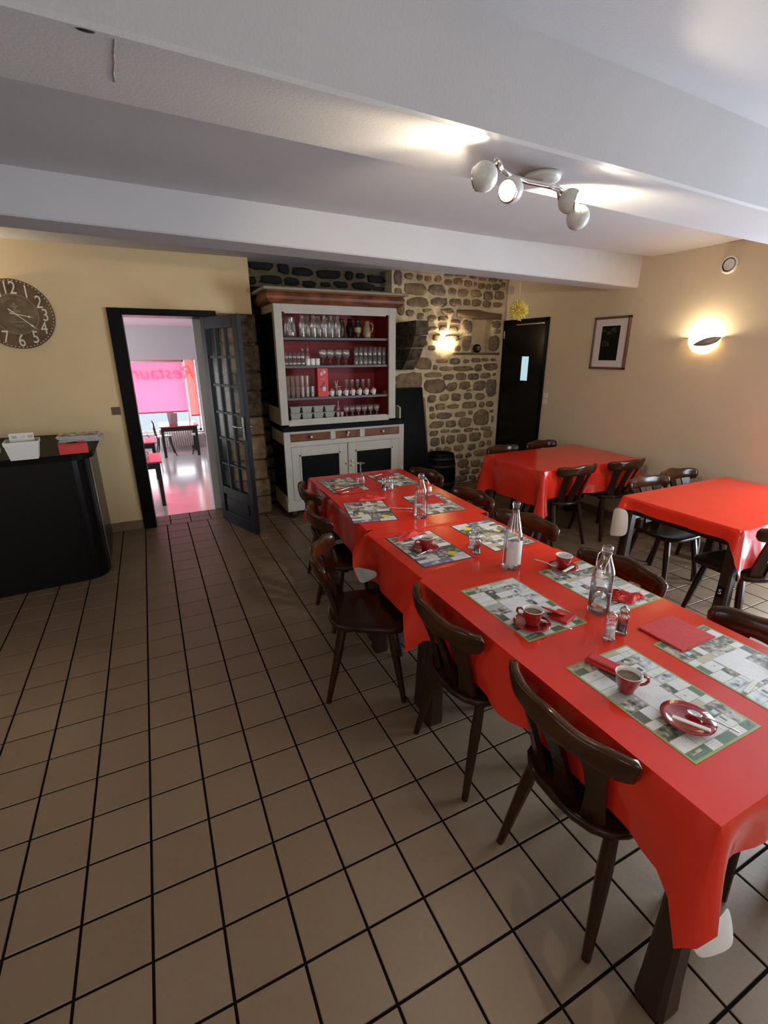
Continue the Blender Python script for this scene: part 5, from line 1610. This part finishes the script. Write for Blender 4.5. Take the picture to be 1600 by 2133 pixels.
tag(cd, 'pale printed cards standing in the white bin', 'cards')
for dx, m_ in ((0.01, 'print_red'), (0.05, 'print_beige'), (-0.04, 'print_grey')):
    MB().box((dx - 0.014, -0.0052, 0.125), (dx + 0.014, -0.004, 0.145)).build('print', m_, cd)
p0 = onz(122, 949, 1.0); p1 = onz(183, 943, 1.0)
rc = (p0 + p1) / 2
rw = (p1 - p0).length / 2
rb = thing('red_box', 'flat red cardboard box with a pen on it on the counter', 'box', (rc.x, rc.y + 0.06, bz), R(8))
MB().box((-rw, -0.06, 0), (rw, 0.06, 0.068), bev=0.002).build('box_body', 'box_red', rb)
pn = thing('ballpoint_pen', 'black and red ballpoint pen lying on the red box', 'pen', (rc.x + 0.01, rc.y + 0.07, bz + 0.074), R(12))
MB().tube([(-0.05, 0, 0), (0.015, 0, 0)], [0.003, 0.005], 8).build('barrel', 'black_paint', pn)
MB().tube([(0.015, 0, 0), (0.065, 0, 0)], 0.006, 8).build('cap', 'cap_red', pn)
p0 = onz(115, 935, 1.0); p1 = onz(206, 916, 1.0)
stc = (p0 + p1) / 2
PM2 = mat_mesh(2, 44)
for k in range(9):
    o = link('placemat', PM2, None, (stc.x + rng.uniform(-0.012, 0.012), 3.40 + rng.uniform(-0.01, 0.01), bz + k * 0.0055), (0, 0, R(90 + rng.uniform(-5, 5))))
    o.scale = (0.85, 0.72, 4.0)
    tag(o, 'printed placemat on top of the pile on the bar counter' if k == 8 else 'printed placemat inside the pile on the bar counter', 'placemat', 'pile of placemats on the bar counter')
o = MB().box((-0.10, -0.07, 0), (0.10, 0.07, 0.03), bev=0.004).build('paper_stack', 'paper_white', None, (-0.52, 3.02, bz), (0, 0, R(10))); tag(o, 'low stack of pale papers on the counter beside the white bin', 'papers')

# ================================================================== CLOCK
ck_ = thing('wall_clock', 'large round brown wall clock with cream numerals', 'clock', (-0.268, YB, 2.0))
CRAD = 0.268
MB().lathe([(0.0, 0.0), (CRAD, 0.0), (CRAD, 0.016), (CRAD - 0.004, 0.020), (0.0, 0.020)], 64, axis='y', smooth=False).build('dial', 'clock_face', ck_)
MB().lathe([(0.0, 0.0203), (0.150, 0.0203), (0.150, 0.0206), (0.0, 0.0206)], 48, axis='y', smooth=False).build('faded_centre', 'clock_faded', ck_)
MB().lathe([(0.150, 0.0203), (0.156, 0.0203), (0.156, 0.0212), (0.150, 0.0212), (0.150, 0.0203)], 48, axis='y', smooth=False).build('ring', 'faded_ink', ck_)
FY = -0.0208
for h in range(1, 13):
    a = PI / 2 - h * PI / 6
    me = text_mesh(str(h), 0.138, 0.0012)
    me.materials.append(MATS['numeral_cream'])
    xs = [v.co.x for v in me.vertices]; ys = [v.co.y for v in me.vertices]
    ox, oy = (max(xs) + min(xs)) / 2, (max(ys) + min(ys)) / 2
    for v in me.vertices: v.co.x = (v.co.x - ox) * 0.74; v.co.y -= oy
    link('numeral', me, ck_, (0.202 * math.cos(a), FY - 0.0012, 0.202 * math.sin(a)), (R(90), 0, 0))
dot_me = MB().prism(disc(0, 0, 0.0042, 0.0042, 8), 0, 0.0012).xform(Matrix(((1, 0, 0, 0), (0, 0, -1, 0), (0, 1, 0, 0), (0, 0, 0, 1)))).mesh('minute_dot', 'numeral_cream')
for k in range(60):
    a = 2 * PI * k / 60
    link('minute_dot', dot_me, ck_, (0.256 * math.cos(a), FY + 0.0005, 0.256 * math.sin(a)))
for k, chx in enumerate("L'HOTEL DES"):
    if chx == ' ': continue
    a = R(148 - k * 9.6)
    me = text_mesh(chx, 0.028, 0.0004); me.materials.append(MATS['faded_ink'])
    link('dial_lettering', me, ck_, (0.118 * math.cos(a), FY, 0.118 * math.sin(a)), (R(90), R(90) - a, 0))
for (w, h, x, z) in ((0.115, 0.008, 0.0, -0.058), (0.06, 0.006, 0.01, -0.085), (0.035, 0.006, 0.015, -0.098), (0.075, 0.016, -0.005, 0.022)):
    MB().box((x - w / 2, FY - 0.0008, z - h / 2), (x + w / 2, FY, z + h / 2)).build('dial_print', 'faded_ink', ck_)
fleur = [(0, 0.095), (0.009, 0.075), (0.004, 0.062), (0.022, 0.070), (0.026, 0.058), (0.006, 0.052), (0.010, 0.038), (0, 0.032), (-0.010, 0.038), (-0.006, 0.052), (-0.026, 0.058), (-0.022, 0.070), (-0.004, 0.062), (-0.009, 0.075)]
flat(fleur[::-1], 'faded_ink', ck_, FY, 'dial_emblem')


def hand(ang, L, name):
    poly = [(-0.055 * L / 0.16, -0.004), (-0.05 * L / 0.16, 0.005), (0, 0.0035), (L * 0.62, 0.003), (L * 0.70, 0.009), (L * 0.80, 0.002), (L, 0.0), (L * 0.80, -0.002), (L * 0.70, -0.009), (L * 0.62, -0.003), (0, -0.0035)]
    m = MB().prism(poly[::-1], 0, 0.002)
    m.xform(Matrix(((1, 0, 0, 0), (0, 0, -1, FY - 0.004), (0, 1, 0, 0), (0, 0, 0, 1))))
    o = m.build(name, 'numeral_cream', ck_, (0, 0, 0), (0, -ang, 0))


hand(R(90 - 101), 0.125, 'hour_hand')
hand(R(90 - 132), 0.185, 'minute_hand')
MB().lathe([(0, 0.020), (0.008, 0.020), (0.008, 0.030), (0, 0.031)], 12, axis='y').build('hub', 'numeral_cream', ck_)

# ================================================================== SMALL FITTINGS ON THE WALLS
p = onY(242, 856, YB)
s_ = thing('light_switch', 'brown square light switch beside the open doorway', 'switch', (p.x, YB, p.z))
MB().box((-0.036, -0.008, -0.036), (0.036, 0, 0.036), bev=0.004).build('plate', 'switch_brown', s_)
MB().box((-0.02, -0.012, -0.022), (0.02, -0.008, 0.022), bev=0.002).build('rocker', 'switch_brown', s_)
for z, lab_ in ((1.205, 'upper pale wall switch beside the black door'), (1.135, 'lower pale wall switch beside the black door')):
    s_ = thing('light_switch', lab_, 'switch', (XR, 3.035, z))
    MB().box((-0.008, -0.033, -0.030), (0, 0.033, 0.030), bev=0.003).build('plate', 'white_plastic', s_)
    MB().box((-0.012, -0.018, -0.018), (-0.008, 0.018, 0.018), bev=0.002).build('rocker', 'white_plastic', s_)
s_ = thing('wall_socket', 'pale square wall box high up beside the stone wall', 'socket', (XR, 3.79, 2.42))
MB().box((-0.012, -0.035, -0.045), (0, 0.035, 0.045), bev=0.004).build('plate', 'cream_paint', s_)
MB().lathe([(0, 0), (0.006, 0), (0.006, 0.003), (0, 0.0032)], 10, (-0.012, 0, 0)).build('hole', 'pepper', s_)
q = onX(1475, 1128, XR)
s_ = thing('wall_socket', 'cream wall socket low down behind the bare table', 'socket', (XR, max(q.y, 0.75), 0.22))
MB().box((-0.01, -0.045, -0.045), (0, 0.045, 0.045), bev=0.004).build('plate', 'white_plastic', s_)
MB().lathe([(0, 0), (0.02, 0), (0.02, 0.003), (0, 0.0032)], 14, (-0.01, 0, 0)).build('outlet', 'cream_paint', s_)
# round vent
v = thing('air_vent', 'round white air vent high on the plain wall', 'vent', (XR, 1.222, 2.337))
MB().lathe([(0.05, 0.0), (0.066, 0.0), (0.064, 0.012), (0.054, 0.020), (0.050, 0.014)], 28, (0, 0, 0)).xform(Matrix.Rotation(R(-90), 4, 'Y')).build('ring', 'white_plastic', v)
MB().lathe([(0.0, 0.014), (0.040, 0.014), (0.043, 0.010), (0.043, 0.0)], 28).xform(Matrix.Rotation(R(-90), 4, 'Y')).build('disc', 'white_plastic', v)
MB().lathe([(0.0, 0.002), (0.055, 0.002)], 28).xform(Matrix.Rotation(R(-90), 4, 'Y')).build('gap', 'pepper', v)
# framed picture
pc_ = thing('framed_picture', 'framed dark leaf photograph with a white mat', 'picture', (XR, 2.2245, 1.774))
hy_, hz = 0.208, 0.249
fr = MB()
for a, b in (((-0.03, -hy_, -hz), (0, -hy_ + 0.022, hz)), ((-0.03, hy_ - 0.022, -hz), (0, hy_, hz)), ((-0.03, -hy_, -hz), (0, hy_, -hz + 0.022)), ((-0.03, -hy_, hz - 0.022), (0, hy_, hz))): fr.box(a, b, bev=0.003)
fr.build('frame', 'picture_wood', pc_)
MB().box((-0.020, -hy_ + 0.02, -hz + 0.02), (-0.016, hy_ - 0.02, hz - 0.02)).build('mat_board', 'picture_mat', pc_)
MB().box((-0.0215, -0.106, -0.163), (-0.020, 0.106, 0.163)).build('photograph', 'picture_leaf', pc_)
rr = random.Random(5)
for k in range(9):
    y, z, r_ = rr.uniform(-0.08, 0.08), rr.uniform(-0.02, 0.14), rr.uniform(0.012, 0.026)
    m = MB().prism([(y + r_ * math.cos(a) * 1.3, z + r_ * math.sin(a) * 0.8) for a in [2 * PI * i / 7 + k for i in range(7)]], 0, 0.0004)
    m.xform(Matrix(((0, 0, -1, -0.0215), (1, 0, 0, 0), (0, 1, 0, 0), (0, 0, 0, 1))))
    mat('leaf_%d' % k, (0.010 + 0.010 * rr.random(), 0.014 + 0.012 * rr.random(), 0.006), 0.5) if k < 3 else None
    m.build('printed_leaf', 'leaf_%d' % (k % 3), pc_)
m = MB().tube([(-0.0218, 0.05, -0.03), (-0.0218, 0.0, 0.06), (-0.0218, -0.03, 0.10), (-0.0218, -0.05, 0.15)], 0.002, 5); m.build('printed_stem', 'leaf_1', pc_)


# wall lamps: opal half bowl on a bracket, with a bulb
def sconce(label, loc, rz, power, leaf):
    t = thing('wall_lamp', label, 'lamp', loc, rz)
    # local: wall plane y=0, room towards -y
    n, mth = 18, 7
    vs = []; fs = []
    for k in range(mth + 1):
        th = (PI / 2) * k / mth
        for i in range(n + 1):
            a = PI + PI * i / n
            rx, ry = 0.125 * math.cos(th) ** 0.9 if k < mth else 0.004, 0.085 * math.cos(th) if k < mth else 0.004
            vs.append((rx * math.cos(a), ry * math.sin(a) - 0.002, -0.125 * math.sin(th)))
    for k in range(mth):
        for i in range(n):
            a = k * (n + 1) + i
            fs.append((a, a + 1, a + n + 2, a + n + 1))
    bowl = MB().add(vs, fs, 0, True).build('glass_bowl', 'opal', t)
    s = bowl.modifiers.new('t', 'SOLIDIFY'); s.thickness = 0.003
    MB().box((-0.05, -0.012, -0.09), (0.05, 0, -0.01), bev=0.003).build('back_plate', 'white_plastic', t)
    MB().ball((0, -0.045, -0.055), 0.018, 12).build('bulb', 'lamp_glow', t)
    MB().tube([(0, -0.012, -0.04), (0, -0.045, -0.05)], 0.006, 8).build('bulb_holder', 'white_plastic', t)
    for s_ in (-1, 1): MB().ball((s_ * 0.132, -0.012, 0.0), 0.008, 8).build('clip', 'chrome', t)
    if leaf:
        lv = []
        for k in range(11):
            u = k / 10
            w = 0.030 * math.sin(PI * u) ** 0.8 + 0.001
            a = PI + PI * (0.42 + 0.58 * u)
            px, py, pz = 0.131 * math.cos(a), 0.092 * math.sin(a) - 0.002, -0.055 + 0.05 * u
            lv += [(px, py, pz - w), (px, py, pz + w)]
        o = MB().add(lv, [(2 * k, 2 * k + 2, 2 * k + 3, 2 * k + 1) for k in range(10)], 0, True).build('metal_leaf', 'rail_metal', t)
        s = o.modifiers.new('t', 'SOLIDIFY'); s.thickness = 0.002
    l = bpy.data.lights.new('bulb_light', 'POINT'); l.energy = power; l.color = (1.0, 0.85, 0.60); l.shadow_soft_size = 0.03
    lo = bpy.data.objects.new('bulb_light', l); COL.objects.link(lo); lo.parent = t; lo.location = (0, -0.045, -0.015)
    return t


sconce('bright half bowl wall lamp on the stone wall', (3.975, YS - 0.022, 1.83), 0, 4, False)
sconce('bright half bowl wall lamp with a metal leaf on the plain wall', (XR, 1.30, 1.80), R(-90), 6, True)
sconce('half bowl wall lamp on the plaster wall above the bar', (-0.95, YB, 2.10), 0, 20, False)

# niche: heart lantern
q = onY(998, 728, YS + 0.06)
hl = thing('heart_lantern', 'small round black wire lantern with a pale heart', 'ornament', (4.50, YS + 0.06, ZN0 + 0.001))
Rr = 0.048
for k in range(6):
    a = PI * k / 6
    MB().tube([(Rr * math.cos(th) * math.cos(a), Rr * math.cos(th) * math.sin(a), 0.05 + Rr * math.sin(th)) for th in [2 * PI * i / 20 for i in range(21)]], 0.004, 6, caps=False).build('wire', 'black_paint', hl)
for z in (-0.028, 0.0, 0.028):
    r_ = math.sqrt(Rr * Rr - z * z)
    MB().tube([(r_ * math.cos(th), r_ * math.sin(th), 0.05 + z) for th in [2 * PI * i / 20 for i in range(21)]], 0.004, 6, caps=False).build('wire', 'black_paint', hl)
hp_ = [(0, -0.026), (0.022, 0.0), (0.026, 0.014), (0.016, 0.024), (0.004, 0.020), (0, 0.012), (-0.004, 0.020), (-0.016, 0.024), (-0.026, 0.014), (-0.022, 0.0)]
MB().prism(hp_, 0, 0.01).xform(Matrix(((1, 0, 0, 0), (0, 0, -1, -0.03), (0, 1, 0, 0.05), (0, 0, 0, 1)))).build('heart', 'white_paint', hl)

# yellow paper flower ball hanging behind the beam
yo = thing('paper_flower_ball', 'spiky yellow paper flower ball hanging on a thread', 'ornament', (3.976, 2.60, 2.076))
sp = MB(); rr = random.Random(2)
NSP = 150
for k in range(NSP):
    z = 1 - 2 * (k + 0.5) / NSP; r_ = math.sqrt(1 - z * z); a = k * 2.39996
    d = Vector((r_ * math.cos(a), r_ * math.sin(a), z)); L = 0.096 * rr.uniform(0.82, 1.08)
    sp.tube([d * 0.02, d * L * 0.7, d * L], [0.002, 0.0035, 0.0048], 5)
so = sp.build('petals', 'yellow_paper', yo); so['kind'] = 'stuff'
MB().ball((0, 0, 0), 0.030, 12).build('heart', 'yellow_paper', yo)
MB().tube([(0, 0, 0.03), (0, 0, 0.484)], 0.001, 5).build('thread', 'paper_white', yo)

# ================================================================== CEILING SPOT BAR
cz_ = 2.243
cpos = onz(1130, 366, cz_)
fx = thing('spot_bar', 'chrome ceiling bar with four white globe spotlights', 'ceiling lamp', (cpos.x, cpos.y, cz_))


def fl_(p): return tuple(Vector(p) - Vector((cpos.x, cpos.y, cz_)))


MB().lathe([(0.0, 0.0), (0.062, 0.0), (0.058, -0.014), (0.035, -0.022), (0.0, -0.024)], 28).build('ceiling_rose', 'globe_white', fx)
MB().lathe([(0, -0.0245), (0.006, -0.0245), (0.006, -0.028), (0, -0.0285)], 10, (0.02, 0, 0)).build('screw', 'chrome', fx)
zb = 2.195
bp = [fl_(onz(1035, 334, zb)), fl_(onz(1045, 352, zb)), fl_(onz(1066, 368, zb)), fl_(onz(1100, 378, zb)), fl_(onz(1135, 385, zb)), fl_(onz(1160, 392, zb)), fl_(onz(1174, 401, zb))]
MB().tube(bp, 0.0085, 10).build('wavy_bar', 'chrome', fx)
MB().tube([(0, 0, -0.02), bp[4]], 0.007, 8).build('stem', 'chrome', fx)
heads = [((1008, 368), 2.150, (-0.50, 0.84, -0.02), 0), ((1064, 396), 2.150, (-0.88, -0.45, -0.30), 2), ((1187, 419), 2.160, (0.46, -0.72, -0.12), 4), ((1204, 453), 2.115, (0.55, 0.80, -0.22), 6)]
for (px, z, d, bi), pw in zip(heads, (2.2, 16, 4.5, 26)):
    c = Vector(fl_(onz(px[0], px[1], z)))
    d = Vector(d).normalized()
    q = d.to_track_quat('Z', 'Y').to_matrix().to_4x4()
    g = link('spot_head', None, fx, c); g.rotation_mode = 'QUATERNION'; g.rotation_quaternion = d.to_track_quat('Z', 'Y')
    r_ = 0.037
    prof = [(r_ * math.sin(a), -r_ * math.cos(a)) for a in [PI * k / 14 for k in range(0, 11)]]
    prof += [(prof[-1][0] - 0.004, prof[-1][1]), (prof[-1][0] - 0.010, prof[-1][1] - 0.016)]
    MB().lathe(prof, 22).build('globe', 'globe_white', g)
    MB().lathe([(0.0, 0.020), (0.021, 0.020), (0.0, 0.0205)], 18).build('bulb', 'lamp_glow', g)
    MB().lathe([(prof[10][0] - 0.001, prof[10][1] - 0.003), (prof[10][0] + 0.0025, prof[10][1]), (prof[10][0] - 0.001, prof[10][1] + 0.003)], 22).build('rim', 'chrome', g)
    b0 = Vector(bp[bi]); 
    MB().tube([b0, (b0 + c) / 2 + Vector((0, 0, 0.006)), c - d * 0.034], 0.0045, 7).build('arm', 'chrome', fx)
    l = bpy.data.lights.new('spot_light', 'SPOT'); l.energy = pw; l.color = (1.0, 0.88, 0.66); l.spot_size = R(140); l.spot_blend = 0.35; l.shadow_soft_size = 0.02
    lo = bpy.data.objects.new('spot_light', l); COL.objects.link(lo); lo.parent = g
    lo.location = (0, 0, 0.026); lo.rotation_euler = (PI, 0, 0)
# ================================================================== ROOM BEYOND THE DOORWAY (floor 0.70 m lower, reached by steps)
ZF2 = -0.70
Y2 = 12.25
struct(MB().box((-3.2, 4.17, ZF2 - 0.1), (5.0, Y2 + 0.3, ZF2)).build('floor_far_room', 'room_floor'))
stp = MB()
for k in range(3): stp.box((0.46, 4.175 + 0.28 * k, ZF2), (1.24, 4.175 + 0.28 * (k + 1), -0.175 * (k + 1)))
struct(stp.build('trim_5', 'room_floor'))
struct(MB().box((-3.2, 4.17, 2.3), (5.0, Y2 + 0.3, 2.4)).build('ceiling_far_room', 'room_wall'))
struct(MB().box((-3.3, 4.17, ZF2), (-3.2, Y2, 2.3)).build('wall_far_left', 'room_wall'))
struct(MB().box((5.0, 4.17, ZF2), (5.1, Y2, 2.3)).build('wall_far_right', 'room_wall'))
struct(MB().box((-3.2, 4.05, ZF2), (0.46, 4.175, 2.3)).box((1.32, 4.05, ZF2), (5.0, 4.175, 2.3)).box((0.46, 4.05, 2.05), (1.32, 4.175, 2.3)).box((0.46, 4.05, ZF2), (1.32, 4.17, -0.06)).build('wall_far_front', 'room_wall'))


def f2(px, y=Y2): return onY(px[0], px[1], y)


wx0, wz1 = f2((232, 752)).x, f2((330, 750)).z
wx1 = f2((404, 752)).x
wz0 = -0.28
wb2 = MB().box((-3.2, Y2, ZF2), (wx0, Y2 + 0.25, 2.3)).box((wx1 + 0.02, Y2, ZF2), (5.0, Y2 + 0.25, 2.3)).box((wx0, Y2, ZF2), (wx1 + 0.02, Y2 + 0.25, wz0)).box((wx0, Y2, wz1), (wx1 + 0.02, Y2 + 0.25, 2.3))
struct(wb2.build('wall_far_back', 'room_wall'))
# shallow soffit above the window
struct(MB().box((-3.2, Y2 - 0.55, f2((330, 742), Y2 - 0.55).z), (5.0, Y2, 2.3)).build('trim_6', 'room_wall'))
w4 = MB()
for x in (wx0, (wx0 + wx1) / 2 + 0.62, wx1 - 0.05): w4.box((x, Y2 + 0.14, wz0), (x + 0.05, Y2 + 0.2, wz1))
w4.box((wx0, Y2 + 0.14, wz0), (wx1, Y2 + 0.2, wz0 + 0.06)).box((wx0, Y2 + 0.14, wz1 - 0.05), (wx1, Y2 + 0.2, wz1))
win = struct(w4.build('window_4', 'white_paint'))
# letters stuck on the panes, read from the street, seen mirrored from inside through the blind
me = text_mesh('Restaurant', 0.46, 0.002, align='LEFT', shear=0.25); me.materials.append(MATS['pink_blind'])
tx = link('pane_lettering', me, win, (f2((405, 775)).x, Y2 + 0.085, f2((340, 778)).z), (R(90), 0, R(180)))
# roller blinds
bx1_ = f2((384, 800), Y2 + 0.05).x
bz0 = f2((330, 858), Y2 + 0.05).z
bl = thing('roller_blind', 'wide pink roller blind drawn down over the far window', 'blind', ((wx0 + bx1_) / 2, Y2 + 0.05, wz1))
hwid = (bx1_ - wx0) / 2
MB().box((-hwid, -0.002, bz0 - wz1), (hwid, 0.002, -0.005)).build('fabric', 'pink_blind', bl)
MB().box((-hwid, -0.008, bz0 - wz1 - 0.03), (hwid, 0.008, bz0 - wz1)).build('bottom_bar', 'pink_top', bl)
MB().lathe([(0.03, -hwid), (0.03, hwid)], 12, (0, 0, -0.03), axis='x', capb=True, capt=True).build('roller', 'white_paint', bl)
sx0, sx1 = f2((390, 800), Y2 + 0.05).x, wx1
b2_ = thing('roller_blind', 'narrow salmon roller blind beside the pink one', 'blind', ((sx0 + sx1) / 2, Y2 + 0.05, wz1))
h2 = (sx1 - sx0) / 2
MB().box((-h2, -0.002, bz0 - wz1 - 0.12), (h2, 0.002, -0.005)).build('fabric', 'salmon_blind', b2_)
MB().box((-h2, -0.008, bz0 - wz1 - 0.15), (h2, 0.008, bz0 - wz1 - 0.12)).build('bottom_bar', 'pink_top', b2_)

# radiator under the window
ra = f2((338, 930), Y2 - 0.15); rb_ = f2((404, 925), Y2 - 0.15)
rd = thing('radiator', 'white column radiator under the far window', 'radiator', (ra.x, Y2 - 0.13, ZF2))
nf = 15
for k in range(nf):
    x = (rb_.x - ra.x) * k / (nf - 1)
    MB().box((x - 0.022, -0.06, 0.08), (x + 0.022, 0.06, 0.56), bev=0.018).build('column', 'radiator_paint', rd)
MB().tube([(0, 0, 0.14), (rb_.x - ra.x, 0, 0.14)], 0.02, 8).build('pipe', 'radiator_paint', rd)
MB().box((0.02, -0.02, 0), (0.05, 0.02, 0.09)).box((rb_.x - ra.x - 0.05, -0.02, 0), (rb_.x - ra.x - 0.02, 0.02, 0.09)).build('feet', 'dark_wood', rd)


def f2table(label, x0, x1, y0, y1, group=None):
    t = thing('cafe_table', label, 'table', ((x0 + x1) / 2, (y0 + y1) / 2, ZF2), 0, group)
    hx_, hy2 = (x1 - x0) / 2, (y1 - y0) / 2
    MB().box((-hx_, -hy2, 0.725), (hx_, hy2, 0.75), bev=0.004).build('tabletop', 'pink_top', t)
    MB().box((-hx_ + 0.03, -hy2 + 0.03, 0.63), (hx_ - 0.03, hy2 - 0.03, 0.725)).build('apron', 'dark_wood', t)
    for sx_ in (-1, 1):
        for sy_ in (-1, 1):
            MB().box((sx_ * (hx_ - 0.06) - 0.03, sy_ * (hy2 - 0.06) - 0.03, 0), (sx_ * (hx_ - 0.06) + 0.03, sy_ * (hy2 - 0.06) + 0.03, 0.64), bev=0.004).build('leg', 'dark_wood', t)
    return t


def g2(px, z=ZF2): return onz(px[0], px[1], z)


A = g2((323, 881), 0.05); B = g2((405, 873), 0.05)
L_ = g2((346, 954)); Rr_ = g2((413, 947))
f2table('dark cafe table with a red top in front of the radiator', L_.x - 0.05, Rr_.x + 0.08, L_.y - 0.05, L_.y + 0.80)
n_ = g2((343, 1053))
f2table('dark cafe table with a red top just beyond the doorway', n_.x - 1.15, n_.x + 0.06, n_.y - 0.05, n_.y + 0.75)
m_y = n_.y + 1.9
f2table('dark cafe table with a red top between two others in the far room', n_.x - 1.30, n_.x + 0.02, m_y, m_y + 0.75)


def f2chair(label, x, y, deg):
    t = thing('bistro_chair', label, 'chair', (x, y, ZF2), R(deg), 'bentwood chairs in the far room')
    MB().lathe([(0.0, 0.455), (0.19, 0.455), (0.205, 0.465), (0.20, 0.478), (0.0, 0.474)], 22).build('seat', 'white_plastic', t)
    for sx_, sy_ in ((-1, -1), (-1, 1), (1, -1), (1, 1)):
        MB().tube([(sx_ * 0.13, sy_ * 0.13, 0.46), (sx_ * 0.15, sy_ * 0.15, 0.25), (sx_ * 0.21, sy_ * 0.20, 0.0)], [0.017, 0.016, 0.013], 8).build('leg', 'dark_wood', t)
    MB().tube([(-0.17, -0.16, 0.46), (-0.20, -0.19, 0.72), (-0.21, -0.15, 0.82), (-0.22, 0, 0.86), (-0.21, 0.15, 0.82), (-0.20, 0.19, 0.72), (-0.17, 0.16, 0.46)], 0.014, 8).build('back_hoop', 'dark_wood', t)
    MB().box((-0.225, -0.15, 0.70), (-0.205, 0.15, 0.80), bev=0.004).build('backrest', 'dark_wood', t)


e1 = L_
f2chair('bentwood chair with a pale seat pushed to the radiator-side table, at its open end', L_.x + 0.03, L_.y + 0.36, 5)
f2chair('bentwood chair with a pale seat between the radiator-side table and the doorway wall', Rr_.x + 0.12, L_.y + 0.36, 172)
f2chair('bentwood chair tucked at the table just beyond the doorway', n_.x - 0.42, n_.y - 0.30, 90)
f2chair('bentwood chair tucked at the middle table of the far room', n_.x - 0.50, m_y - 0.30, 90)
mc = g2((360, 880), 0.05)
cdh = thing('menu_card', 'pale folded menu card standing on the radiator-side table', 'menu', (L_.x + 0.30, L_.y + 0.35, ZF2 + 0.7505), R(20))
MB().box((-0.085, -0.002, 0), (0.085, 0.002, 0.27)).xform(Matrix.Rotation(R(10), 4, 'X')).build('front_leaf', 'picture_mat', cdh)
MB().box((-0.085, -0.002, 0), (0.085, 0.002, 0.27)).xform(Matrix.Translation((0, 0.10, 0)) @ Matrix.Rotation(R(-10), 4, 'X')).build('back_leaf', 'picture_mat', cdh)
wg2 = MB().lathe([(0.035, 0.0), (0.040, 0.05), (0.02, 0.085), (0.005, 0.095), (0.005, 0.15), (0.036, 0.16), (0.036, 0.164), (0, 0.164)], 16)
o = wg2.build('wine_glass', 'glass', None, (n_.x - 0.12, m_y + 0.42, ZF2 + 0.7505)); tag(o, 'upturned wine glass on the middle table of the far room', 'wine glass')
o = MB().lathe([(0, 0.002), (0.03, 0), (0.037, 0.10), (0.035, 0.10)], 16).build('tumbler', 'glass', None, (n_.x - 0.15, n_.y + 0.35, ZF2 + 0.7505)); tag(o, 'clear tumbler on the table just beyond the doorway', 'glass')
